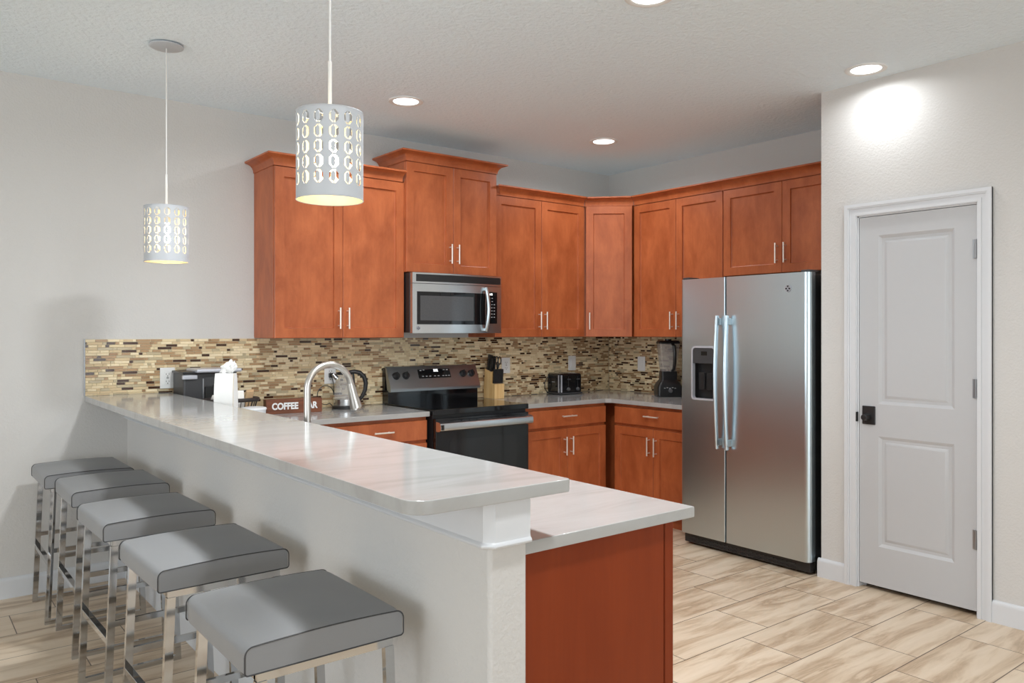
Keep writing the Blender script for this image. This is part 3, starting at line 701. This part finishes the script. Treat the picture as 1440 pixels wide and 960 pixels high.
# ---------------------------------------------------------------- bar stools
def seat_profile(hw, z0, z1, r, crown):
    P = rrect(-hw, hw, z0, z1, [.008, .008, r, r], 6); out = []
    for x, z in P:
        out.append((x, z + crown * max(0, 1 - (x / hw) ** 2) * (1 if z > (z0 + z1) / 2 else 0)))
    top = []                                # extra points across the crowned top
    i = max(k for k in range(len(out)) if out[k][0] > 0 and out[k][1] > z1 - .002)
    for k in range(1, 9):
        x = (hw - r) * (1 - 2 * k / 9); top.append((x, z1 + crown * (1 - (x / hw) ** 2)))
    return out[:i + 1] + top + out[i + 1:]
def make_stool(label):
    t = thing('bar_stool', label, 'bar stool', (0, 0, 0), 0, 'grey leather bar stools along the half wall')
    hw, hl, z0, z1 = .197, .213, .642, .704
    b = MB(); rings = []; ny_ = 14
    for k in range(ny_ + 1):
        s = -1 + 2 * k / ny_; cr = .006 + .012 * (1 - s ** 4); ins = .004 if k in (0, ny_) else 0
        rings.append([(x * (1 - ins / hw), s * (hl - (0 if k not in (0, ny_) else 0)), z) for x, z in seat_profile(hw, z0, z1, .019, cr)])
    n = len(rings[0]); v = [p for r_ in rings for p in r_]
    f = [(k * n + i, k * n + (i + 1) % n, (k + 1) * n + (i + 1) % n, (k + 1) * n + i) for k in range(ny_) for i in range(n)] + [tuple(range(n))[::-1], tuple(range(ny_ * n, (ny_ + 1) * n))]
    b.add(v, f); st = obj('seat', b, 'leather', t, local=True, ang=50)
    for s in (-1, 1): obj('piping', MB().tube([(x, s * hl, z) for x, z in seat_profile(hw - .001, z0 + .001, z1 - .001, .019, .006)], .0018, 6, closed=True), 'piping', st, local=True)
    b = MB(); w = .02
    for s in (-1, 1):
        b.box(-.168, .168, s * .2 - w / 2, s * .2 + w / 2, .622, .642); b.box(s * .158 - w / 2, s * .158 + w / 2, -.2, .2, .624, .6425)
    obj('seat_frame', b, 'chrome', t, local=True)
    for sx in (-1, 1):
        for sy in (-1, 1):
            obj('leg', MB().skew((sx * .183, sy * .203, .0), (sx * .158, sy * .203, .6225), .024, .018), 'chrome', t, local=True)
    zf = .283; xf_ = .183 - .025 * zf / .6225
    obj('foot_rail', MB().box(-xf_ - .011, -xf_ + .011, -.195, .195, zf - .011, zf + .011, bev=.001, seg=1), 'chrome', t, local=True, label='front foot rail')
    zs = .345; xs_ = .183 - .025 * zs / .6225
    for s in (-1, 1):
        obj('side_stretcher', MB().box(-xs_, xs_, s * .203 - .007, s * .203 + .007, zs - .01, zs + .01), 'chrome', t, local=True)
        obj('floor_runner', MB().box(-.175, .175, s * .203 - .0088, s * .203 + .0088, .0, .0195), 'chrome', t, local=True)
    return t
SCX = .785
stool = make_stool('grey leather bar stool nearest the camera, at the open end of the bar')
stool.location = (.797, 1.905, 0)
dup(stool, (.79, 2.605, 0), R(1.5), 'grey leather bar stool second from the camera end of the row')
dup(stool, (SCX, 3.305, 0), R(1.5), 'grey leather bar stool in the middle of the row of five')
dup(stool, (.803, 3.99, 0), R(0), 'grey leather bar stool second from the back wall, overlapping the farthest one')
dup(stool, (.774, 4.515, 0), R(0), 'grey leather bar stool farthest from the camera, standing against the back wall')

# ---------------------------------------------------------------- pendants
def make_pendant(label):
    """origin at the shade's bottom centre"""
    t = thing('pendant_lamp', label, 'pendant lamp', (0, 0, 0), 0, 'pierced white pendants over the bar')
    r, h = .098, .258
    NC, W_ = 14, 36; NA = NC * W_; NZ = 190
    z_0, pit = .033, .0431                 # first motif row and row pitch
    def hole(i, z):
        c = i % W_; col_ = i // W_
        zz = (z - z_0) / pit; k = math.floor(zz)
        if not 0 <= k <= 4: return False
        v = (zz - k - .5) * pit * 1000; u = (c + .5 - W_ / 2) * (2 * math.pi * r / NA) * 1000    # mm
        au, av = abs(u), abs(v)
        outer = av <= 18.6 and au <= 13 and au + max(0, av - 9) * .95 <= 13.6
        ui = abs(u + 2.2); wi = 6.3
        inner = ui <= wi and ui + max(0, av - 9.5) * 1.0 <= wi + .6
        return outer and not inner and not (abs(u + 1.2) < 1.5 and av > 8)
    b = MB(); vs = [[b.bm.verts.new((r * math.cos(2 * math.pi * i / NA), r * math.sin(2 * math.pi * i / NA), h * j / NZ)) for i in range(NA)] for j in range(NZ + 1)]
    for j in range(NZ):
        z = h * (j + .5) / NZ
        for i in range(NA):
            if not hole(i, z): i2 = (i + 1) % NA; b.bm.faces.new((vs[j][i], vs[j][i2], vs[j + 1][i2], vs[j + 1][i]))
    for v in [v for v in b.bm.verts if not v.link_faces]: b.bm.verts.remove(v)
    sh = obj('shade', b, ['shade', 'gold_lining'], t, local=True, label='pierced white drum shade')
    so = sh.modifiers.new('solid', 'SOLIDIFY'); so.thickness = .0016; so.offset = -1; so.material_offset = 1
    for z in (.0, h): obj('shade_rim', MB().tube([(r * math.cos(2 * math.pi * k / 64), r * math.sin(2 * math.pi * k / 64), z) for k in range(64)], .0016, 6, closed=True), 'shade', sh, local=True)
    b = MB()
    for k in range(3):
        a = 2 * math.pi * k / 3 + .3; b.cyl((.02 * math.cos(a), .02 * math.sin(a), h - .004), (r * math.cos(a), r * math.sin(a), h - .004), .0016, seg=6)
    b.lathe([(.012, h - .006), (.024, h - .006), (.024, h - .002), (.012, h - .002)], seg=20); obj('shade_spider', b, 'shade', sh, local=True)
    obj('bulb_socket', MB().cyl((0, 0, h - .075), (0, 0, h + .002), .017, seg=16), 'white_plastic', t, local=True)
    b = MB(); b.lathe([(0, .085), (.012, .087), (.024, .098), (.030, .115), (.028, .132), (.018, .155), (.014, .183), (0, .184)], seg=20); obj('bulb', b, 'bulb', t, local=True)
    l = bpy.data.lights.new('pendant_light', 'POINT'); l.energy = BULB_W; l.color = (1, .87, .68); l.shadow_soft_size = .032
    lo = bpy.data.objects.new('pendant_light', l); COL.objects.link(lo); lo.parent = t; lo.location = (0, 0, .115)
    obj('stem', MB().cyl((0, 0, h), (0, 0, h + .155), .0055, seg=10), 'white_plastic', t, local=True)
    return t
def pend_top(t, zb, canopy):
    L = CE - zb
    obj('cord', MB().cyl((0, 0, .258 + .15), (0, 0, L - .006), .0028, seg=8), 'white_plastic', t, local=True)
    if canopy:
        b = MB(); b.lathe([(0, L - .016), (.066, L - .015), (.076, L - .010), (.076, L - .006), (.05, L - .005), (.05, L - .0005), (0, L - .0005)], seg=40); obj('canopy', b, 'shade', t, local=True)
p1 = make_pendant('pierced white drum pendant hanging over the near end of the bar')
p2 = dup(p1, (1.030, 3.945, 1.716), R(12), 'smaller looking pierced white pendant near the back wall, canopy in view')
p1.location = (1.032, 2.187, 1.777); p1.rotation_euler = (0, 0, R(-70)); p2.rotation_euler = (0, 0, R(-64))
WM[p2.name] = Matrix()
pend_top(p1, 1.777, True); pend_top(p2, 1.716, True)

# ---------------------------------------------------------------- recessed lights
def make_down(label):
    t = thing('ceiling_downlight', label, 'ceiling light', (0, 0, 0), 0, 'recessed ceiling downlights')
    b = MB(); b.lathe([(.102, -.0005), (.100, -.006), (.092, -.009), (.078, -.006), (.074, -.003), (.074, -.0005)], seg=48); obj('trim_ring', b, 'white_plastic', t, local=True)
    b = MB(); b.lathe([(0, -.0045), (.05, -.0042), (.0738, -.003)], seg=40); obj('lens', b, 'lens', t, local=True)
    l = bpy.data.lights.new('downlight', 'AREA'); l.shape = 'DISK'; l.size = .13; l.energy = LAMP_W; l.color = (.93, .97, 1); l.spread = R(165)
    lo = bpy.data.objects.new('downlight', l); COL.objects.link(lo); lo.parent = t; lo.location = (0, 0, -.012)
    return t
d1 = make_down('lit round downlight above the raised cabinet and microwave'); d1.location = (2.384, 4.033, CE)
dup(d1, (3.989, 4.013, CE), 0, 'lit round downlight near the ceiling corner')
d3 = dup(d1, (3.955, 2.075, CE), 0, 'lit round downlight close above the pantry door wall')
for c in d3.children:
    if c.type == 'LIGHT': c.data = c.data.copy(); c.data.energy = LAMP_W * .45
d4 = dup(d1, (2.41, 2.165, CE), 0, 'lit round downlight cut by the top edge of the photo')
for c in d4.children:
    if c.type == 'LIGHT': c.data = c.data.copy(); c.data.energy = LAMP_W * .8; c.data.spread = R(150)
fl = dup(d1, (1.42, .75, CE), 0, 'added round ceiling light over the near end of the bar, out of view'); fl.scale = (1.9, 1.9, 1)
for c in fl.children:  # unseen fixtures added overhead to throw the bar's shadow line across the stools
    if c.type == 'LIGHT': c.data = c.data.copy(); c.data.energy = ADDED_LIGHT_W * .6; c.data.size = .13; c.data.spread = R(170)
fl2 = dup(fl, (1.42, 2.45, CE), 0, 'added round ceiling light over the middle of the bar, out of view')
for c in fl2.children:
    if c.type == 'LIGHT': c.data = c.data.copy(); c.data.energy = ADDED_LIGHT_W * 1.15

# ---------------------------------------------------------------- wall outlets
def make_outlet(label, kind):
    """local: x across, z up, facing -y; origin at plate centre on the wall face"""
    t = thing('wall_outlet' if kind != 'switch' else 'wall_switch', label, 'outlet' if kind != 'switch' else 'switch', (0, 0, 0), 0)
    w = .041
    obj('cover_plate', MB().box(-w, w, -.006, 0, -.0605, .0605, bev=.003), 'white_plastic', t, local=True)
    if kind == 'outlet':
        b = MB(); b.box(-.0165, .0165, -.0085, -.005, -.038, .038, bev=.002); ins = obj('socket', b, 'white_plastic', t, local=True)
        b = MB()
        for z in (-.021, .021):
            b.box(-.009, -.0065, -.0092, -.008, z - .002, z + .007); b.box(.0065, .009, -.0092, -.008, z - .002, z + .007); b.cyl((0, -.0092, z - .009), (0, -.008, z - .009), .003, seg=10)
        b.box(-.006, .006, -.0092, -.008, -.003, -.0005); b.box(-.006, .006, -.0092, -.008, .0015, .004); obj('slots', b, 'slot', ins, local=True)
    else:
        obj('rocker', MB().box(-.0165, .0165, -.0095, -.005, -.033, .033, bev=.003), 'white_plastic', t, local=True)
    return t
o1 = make_outlet('white wall outlet on the mosaic at the far left, beside the coffee machine', 'outlet'); o1.location = (1.274, 4.8612, 1.118)
dup(o1, (2.294, 4.8612, 1.104), 0, 'white wall outlet behind the faucet and kettle'); dup(o1, (3.765, 4.8612, 1.127), 0, 'white wall outlet mostly hidden behind the knife block')
s1 = make_outlet('white rocker switch plate on the mosaic above the toaster', 'switch'); s1.location = (4.461, 4.8612, 1.128)
dup(s1, (4.8912, 4.478, 1.124), R(-90), 'white rocker switch plate on the short wall left of the blender')

# ---------------------------------------------------------------- faucet
Fa = thing('faucet', 'brushed nickel gooseneck faucet rising behind the raised bar', 'faucet', (1.358, 3.09, ZC))
fx, fy = 1.358, 3.09; ra = .098; zc_ = 1.150
obj('base', MB().lathe([(0, .0), (.027, .0), (.027, .01), (.022, .016), (.0215, .07), (.016, .08), (0, .08)], (fx, fy, ZC)), 'nickel', Fa)
P = [(fx, fy, ZC + .07), (fx, fy, 1.05), (fx, fy, 1.11)]
for k in range(19):
    a = R(180 - 165 * k / 18); P.append((fx + ra + ra * math.cos(a), fy, zc_ + ra * math.sin(a)))
e_ = Vector(P[-1]); dv = Vector((.26, 0, -1)).normalized(); P.append(tuple(e_ + dv * .012))
obj('spout', MB().tube(P, .0142, 18), 'nickel', Fa)
q0 = Vector(P[-1]); obj('spray_head', MB().tube([tuple(q0 - dv * .002), tuple(q0 + dv * .008), tuple(q0 + dv * .05), tuple(q0 + dv * .105), tuple(q0 + dv * .113)], [.0150, .0165, .0195, .0265, .022], 20), 'nickel', Fa)
b = MB(); b.cyl((fx, fy, ZC + .045), (fx, fy - .045, ZC + .05), .011, seg=14); b.cyl((fx, fy - .04, ZC + .05), (fx + .02, fy - .055, ZC + .10), .005, .006, seg=10); obj('lever', b, 'nickel', Fa)

# ---------------------------------------------------------------- coffee corner
CM = thing('coffee_machine', 'dark grey coffee machine with silver lid in the left corner', 'coffee machine', (1.45, 4.72, ZC))
b = MB(); b.box(1.300, 1.600, 4.63, 4.845, ZC, 1.155, bev=.012, seg=3); obj('body', b, 'charcoal', CM)
obj('lid', MB().box(1.36, 1.615, 4.585, 4.80, 1.155, 1.176, bev=.008, seg=3), 'silver', CM, label='silver lid')
obj('top_panel', MB().box(1.295, 1.6, 4.626, 4.85, 1.148, 1.162, bev=.004), 'black_plastic', CM)
obj('side_handle', MB().box(1.292, 1.372, 4.612, 4.64, 1.118, 1.142, bev=.005, seg=3), 'silver', CM, label='silver grip on the left')
obj('brew_recess', MB().box(1.415, 1.585, 4.622, 4.66, .93, 1.075, bev=.006), 'black_matte', CM)
obj('spout', MB().box(1.46, 1.54, 4.60, 4.65, 1.05, 1.085, bev=.006), 'charcoal', CM)
obj('trim_strip', MB().box(1.402, 1.410, 4.622, 4.64, .91, 1.12, bev=.002), 'grey_trim', CM)

BG = thing('gift_bag', 'tall white paper bag standing behind the raised bar', 'bag', (1.355, 4.085, ZC), R(-38))
b = MB(); hw, hd = .048, .036; rows = [(0, 1, 1, 0), (.02, 1, 1.0, .0), (.12, 1.02, 1.08, .002), (.2, 1, 1.0, .0), (.262, .99, .82, 0), (.288, .98, .6, 0)]
v = []; 
for (z, kx, ky, g) in rows: v += [(-hw * kx, -hd * ky, z), (0, -hd * ky - g, z), (hw * kx, -hd * ky, z), (hw * kx + g, 0 - (.010 if z > .1 else 0) * 0, z), (hw * kx, hd * ky, z), (-hw * kx, hd * ky, z), (-hw * kx - g, 0, z)]
n = 7; f = [(k * n + i, k * n + (i + 1) % n, (k + 1) * n + (i + 1) % n, (k + 1) * n + i) for k in range(len(rows) - 1) for i in range(n)] + [tuple(range(n))[::-1]]
b.add(v, f); pb = obj('paper_body', b, 'paper', BG, local=True, ang=20)
b = MB(); b.tube([(hw * kx + .001, -hd * ky, z) for (z, kx, ky, g) in rows], .0016, 6); obj('fold_edge', b, 'paper_edge', pb, local=True, label='cream folded edge')
rnd = random.Random(4); b = MB(); 
bs = bmesh.new(); bmesh.ops.create_icosphere(bs, subdivisions=3, radius=1)
for v_ in bs.verts:
    k = 1 + .35 * math.sin(v_.co.x * 7 + v_.co.z * 5) * math.cos(v_.co.y * 6 + v_.co.z * 4) + rnd.uniform(-.12, .12); v_.co = Vector((v_.co.x * .034 * k + .018 * v_.co.z, v_.co.y * .022 * k, v_.co.z * .042 * k))
b.merge(bs); b.xf(Matrix.Translation((.012, .0, .308))); obj('tissue_paper', b, 'paper', BG, local=True, label='crumpled white tissue at the top', ang=10)

BK = thing('snack_basket', 'dark wire basket of packets behind the white paper bag', 'basket', (1.50, 4.44, ZC))
bcx, bcy = 1.50, 4.44
def el(k, rx, ry, z, n=36): a = 2 * math.pi * k / n; return (bcx + rx * math.cos(a), bcy + ry * math.sin(a), z)
b = MB(); b.tube([el(k, .150, .095, 1.008) for k in range(36)], .011, 8, closed=True); obj('rim', b, 'basket', BK, label='dark rolled rim')
b = MB()
for k in range(0, 36): b.tube([el(k, .105, .065, ZC + .004), el(k, .13, .082, ZC + .06), el(k, .148, .094, 1.004)], .0022, 6)
for z, rx, ry in ((ZC + .004, .105, .065), (ZC + .05, .128, .08)): b.tube([el(k, rx, ry, z) for k in range(36)], .003, 6, closed=True)
b.prism([el(k, .105, .065, 0)[:2] for k in range(36)], ZC + .001, ZC + .004); obj('wire_frame', b, 'basket', BK)
rnd = random.Random(11); lab = ['white packet leaning at the left of the wire basket', 'white packet standing next to the left rim of the basket', 'tan wrapped packet at the right of the basket', 'white cup lid lying in the middle of the basket', 'pale packet at the far right of the basket']
for k, (x, y, z, rx, rz, mt) in enumerate([(1.405, 4.43, .985, 24, 20, 'packet'), (1.455, 4.40, .995, -18, -15, 'packet'), (1.60, 4.45, 1.0, 14, 30, 'packet_tan'), (1.52, 4.475, 1.0, 30, 5, 'packet'), (1.53, 4.40, 1.0, -20, -10, 'packet')]):
    if k == 3:
        b = MB(); b.lathe([(0, .008), (.03, .008), (.034, .004), (.04, .002), (.04, -.002), (0, -.002)], seg=24); b.xf(Matrix.Translation((x, y, z)) @ Matrix.Rotation(R(rx), 4, 'X'))
        tag(obj('cup_lid', b, 'white_plastic'), lab[k], 'lid'); continue
    b = MB(); b.box(-.03, .03, -.007, .007, -.055, .055, bev=.005, seg=2); b.box(-.03, .03, -.0015, .0015, -.062, .062); b.xf(Matrix.Translation((x, y, z)) @ Matrix.Rotation(R(rz), 4, 'Z') @ Matrix.Rotation(R(rx), 4, 'X'))
    tag(obj('snack_packet', b, mt), lab[k], 'packet', 'packets in the wire basket')
FT = thing('plastic_tub', 'frosted plastic tub between the white bag and the coffee sign', 'tub', (1.56, 4.25, ZC))
obj('tub_body', MB().lathe([(0, .002), (.05, .0), (.056, .004), (.064, .075), (.066, .083), (.063, .083), (.053, .006), (0, .005)], (1.56, 4.25, ZC), 36), 'frost', FT)
obj('lid', MB().lathe([(0, .091), (.05, .091), (.064, .088), (.0675, .083), (.0675, .078), (.066, .078)], (1.56, 4.25, ZC), 36), 'frost', FT)

SG = thing('coffee_sign', 'brown wooden block sign with white COFFEE BAR lettering', 'sign', (1.965, 4.685, ZC), R(-7))
Ls = .345
obj('block', MB().box(-Ls / 2, Ls / 2, -.035, .035, 0, .088, bev=.003), 'sign_wood', SG, local=True)
for w_, x_ in (('COFFEE', -.058), ('BAR', .098)): obj('lettering', text_mb(w_, .055, .0008, Matrix.Translation((x_, -.036, .044)) @ FACEY @ Matrix.Diagonal((.84, 1.0, 1, 1)), .0022), 'white_print', SG, local=True, label='white capital letters ' + w_)

KE = thing('electric_kettle', 'glass electric kettle with black handle beside the faucet', 'kettle', (2.335, 4.735, ZC))
kx, ky = 2.335, 4.735
obj('power_base', MB().lathe([(0, .0), (.078, .0), (.080, .004), (.079, .015), (.074, .019), (0, .019)], (kx, ky, ZC)), 'black_plastic', KE)
obj('steel_band', MB().lathe([(0, .019), (.066, .019), (.069, .024), (.068, .062), (0, .062)], (kx, ky, ZC)), 'steel_h', KE)
obj('glass_body', MB().lathe([(.068, .062), (.067, .09), (.058, .17), (.050, .225), (.047, .225), (.055, .17), (.064, .09), (.065, .063)], (kx, ky, ZC)), 'glass', KE)
b = MB(); b.lathe([(0, .242), (.02, .242), (.046, .236), (.052, .228), (.052, .221), (0, .221)], (kx, ky, ZC)); obj('lid', b, 'black_plastic', KE)
hdn = Vector((.92, -.39, 0)).normalized(); c0 = Vector((kx, ky, ZC))
b = MB(); b.tube([tuple(c0 + hdn * r_ + Vector((0, 0, z))) for r_, z in ((.03, .236), (.065, .240), (.100, .232), (.128, .205), (.139, .165), (.135, .12), (.118, .08), (.094, .052), (.076, .045))], [.012, .014, .015, .015, .0145, .0135, .0125, .0115, .011], 12)
b.tube([tuple(c0 + hdn * r_ + Vector((0, 0, z))) for r_, z in ((.058, .228), (.064, .15), (.074, .06), (.076, .03))], .007, 8); obj('handle', b, 'black_plastic', KE, label='curved black handle')
b = MB(); sp = -hdn; b.tube([tuple(c0 + sp * r_ + Vector((0, 0, z))) for r_, z in ((.045, .195), (.062, .212), (.07, .226))], [.016, .014, .011], 12); obj('spout', b, 'steel_h', KE)
b = MB(); b.tube([(2.255 + .058 * math.cos(R(a)) - .02, 4.80, .975 + .062 * math.sin(R(a))) for a in range(300, -10, -20)], .0028, 6); b.tube([(2.294, 4.84, 1.10), (2.30, 4.82, 1.05), (2.294, 4.80, .99), (2.293, 4.80, .975)], .0028, 6); b.tube([(2.264, 4.80, .921), (2.28, 4.79, .90), (2.33, 4.78, ZC + .004)], .0028, 6); b.box(2.28, 2.308, 4.825, 4.852, 1.085, 1.115, bev=.003); obj('power_cord', b, 'black_plastic', KE)

# ---------------------------------------------------------------- knife block and knives
KB = thing('knife_block', 'light wood knife block standing right of the range', 'knife block', (3.58, 4.765, ZC))
prof = [(4.835, ZC), (4.700, ZC), (4.700, .998), (4.742, 1.004), (4.742, 1.085), (4.822, 1.108), (4.840, .96)]
obj('block', MB().prism(prof, 3.536, 3.628, 'x', bev=.003), 'block_wood', KB)
def knife(x, y, z, L, w, tilt, label, nm='kitchen_knife', cat='knife', grp=None):
    T = Matrix.Translation((x, y, z)) @ Matrix.Rotation(R(tilt), 4, 'X')
    t = tag(bpy.data.objects.new(nm, None), label, cat, grp); COL.objects.link(t); t.location = (x, y, z); WM[t.name] = Matrix.Translation((x, y, z)); t.empty_display_size = .02
    b = MB(); b.prism([(-w / 2, 0), (w / 2, 0), (w / 2 * .86, L * .45), (w / 2 * 1.1, L * .92), (w / 2 * .6, L), (-w / 2 * .7, L), (-w / 2, L * .9)], -.0062, .0062, 'x', bev=.002); b.xf(T); obj('handle', b, 'black_plastic', t)
    b = MB(); b.box(-.0045, .0045, -w / 2 * .9, w / 2 * .9, -.004, .004); 
    for q_ in (.25, .5, .75): b.cyl((-.0066, 0, L * q_), (.0066, 0, L * q_), .0022, seg=8)
    b.xf(T); obj('bolster', b, 'chrome', t)
pos = ['left', 'centre left', 'centre right']
for k, (x, y, L, s_) in enumerate([(3.548, 4.800, .118, 'tallest black-handled knife at the back left of the block'), (3.572, 4.803, .112, 'black-handled knife at the back of the block, second from left'), (3.596, 4.800, .105, 'black-handled knife at the back of the block, third from left'), (3.549, 4.765, .095, 'black-handled knife in the middle row of the block, leftmost'), (3.572, 4.763, .100, 'black-handled knife in the middle row of the block, beside the scissors')]):
    knife(x, y, 1.092 + (y - 4.765) * .28, L, .025, 12, s_, grp='large knives in the wooden block')
for k in range(6):
    nm = ['first', 'second', 'third', 'fourth', 'fifth', 'sixth'][k]
    knife(3.546 + k * .0145, 4.722, 1.003, .106, .019, 5, 'small steak knife, %s from the left in the front row of the block' % nm, 'steak_knife', 'knife', 'steak knives in the front row of the block')
t = thing('scissors', 'black-handled kitchen scissors at the right of the knife block', 'scissors', (3.608, 4.765, 1.085)); b = MB()
for (cx, cz, rx, rz_) in ((3.596, 1.178, .013, .024), (3.622, 1.170, .014, .028)): b.tube([(cx + rx * math.cos(2 * math.pi * k / 20), 4.752, cz + rz_ * math.sin(2 * math.pi * k / 20)) for k in range(20)], .0042, 8, closed=True)
b.cyl((3.598, 4.754, 1.155), (3.610, 4.76, 1.115), .006, .008, 8); b.cyl((3.620, 4.754, 1.144), (3.610, 4.76, 1.115), .006, .008, 8); obj('handle', b, 'black_plastic', t)
b = MB(); b.box(3.604, 3.617, 4.758, 4.763, 1.088, 1.135); b.cyl((3.611, 4.752, 1.12), (3.611, 4.766, 1.12), .006, seg=10); obj('blade', b, 'chrome', t)

# ---------------------------------------------------------------- toaster
TO = thing('toaster', 'black four-slice toaster with chrome corner strips near the corner', 'toaster', (4.283, 4.755, ZC), R(-7))
hw, hd, th = .108, .092, .168
obj('body', MB().box(-hw, hw, -hd, hd, .012, th, bev=.018, seg=4), 'black_gloss', TO, local=True)
obj('base', MB().box(-hw - .003, hw + .003, -hd - .003, hd + .003, .004, .018, bev=.003), 'charcoal', TO, local=True)
b = MB(); 
for x in (-.045, .012): b.box(x - .002, x + .032, -hd + .03, hd - .03, th - .002, th + .0012)
obj('slots', b, 'black_matte', TO, local=True)
b = MB(); b.box(-hw + .012, hw - .012, -hd + .014, hd - .014, th - .0015, th + .0008, bev=.0005); obj('top_plate', b, 'steel_h', TO, local=True)
b = MB(); b.box(-hw - .0015, -hw + .004, -hd + .012, -hd + .024, .02, th - .012); b.box(-hw + .010, -hw + .022, -hd - .0015, -hd + .004, .02, th - .012); obj('corner_strip', b, 'silver', TO, local=True, label='chrome corner strips')
for x in (-.025, .065):
    b = MB(); b.box(x - .0015, x + .0015, -hd - .0008, -hd + .002, .06, .145); b.box(x - .014, x + .014, -hd - .016, -hd, .118, .128, bev=.003); obj('lever', b, 'charcoal', TO, local=True)
    b = MB(); b.lathe([(0, .012), (.011, .012), (.014, .002), (.015, 0)], seg=18); b.xf(Matrix.Translation((x, -hd, .045)) @ FACEY); obj('dial', b, 'grey_trim', TO, local=True)
obj('name_strip', MB().box(-hw - .0012, -hw + .001, -.02, .02, .098, .103), 'grey_print', TO, local=True)
b = MB(); b.tube([(-hw + .01, .06, .15), (-hw - .015, .07, .13), (-hw - .032, .075, .09), (-hw - .03, .078, .05), (-hw - .015, .075, .02), (-hw, .07, .01)], .0032, 8); obj('power_cord', b, 'black_plastic', TO, local=True)

# ---------------------------------------------------------------- blender
BL = thing('countertop_blender', 'black countertop blender with clear jar beside the refrigerator', 'blender', (4.762, 4.085, ZC), R(-38))
def frus(b, rows, r):
    n = None; v = []
    for (hx, hy, z) in rows:
        P = rrect(-hx, hx, -hy, hy, min(r, hx * .5), 4); n = len(P); v += [(*p, z) for p in P]
    b.add(v, [(k * n + i, k * n + (i + 1) % n, (k + 1) * n + (i + 1) % n, (k + 1) * n + i) for k in range(len(rows) - 1) for i in range(n)] + [tuple(range(n))[::-1], tuple(range((len(rows) - 1) * n, len(rows) * n))])
    return b
obj('motor_base', frus(MB(), [(.088, .092, .0), (.097, .098, .01), (.097, .0935, .075), (.082, .078, .105), (.064, .060, .128), (.062, .060, .165)], .02), 'black_plastic', BL, local=True)
b = MB(); b.lathe([(0, .012), (.013, .012), (.017, .002), (.018, 0)], seg=20); b.xf(Matrix.Translation((0, -.0945, .048)) @ FACEY); obj('dial', b, 'grey_trim', BL, local=True)
for k in range(5): obj('control_button', MB().box(-.05 + k * .02, -.038 + k * .02, -.0952, -.092, .066 + .004 * (k % 2), .071 + .004 * (k % 2)), 'grey_print', BL, local=True)
obj('jar', frus(MB(), [(.054, .052, .165), (.057, .055, .20), (.078, .074, .41)], .014), 'smoke', BL, local=True, label='clear plastic jar')
obj('jar_collar', frus(MB(), [(.061, .059, .160), (.060, .058, .195)], .012), 'black_plastic', BL, local=True)
b = frus(MB(), [(.081, .077, .408), (.082, .078, .42), (.07, .066, .432)], .016); b.cyl((0, 0, .43), (0, 0, .444), .026); obj('lid', b, 'black_plastic', BL, local=True)
b = MB(); b.tube([(.02, -.05, .20), (.028, -.085, .215), (.030, -.105, .26), (.030, -.108, .34), (.028, -.095, .39), (.02, -.066, .405)], [.01, .012, .013, .013, .013, .011], 10); obj('handle', b, 'black_plastic', BL, local=True)
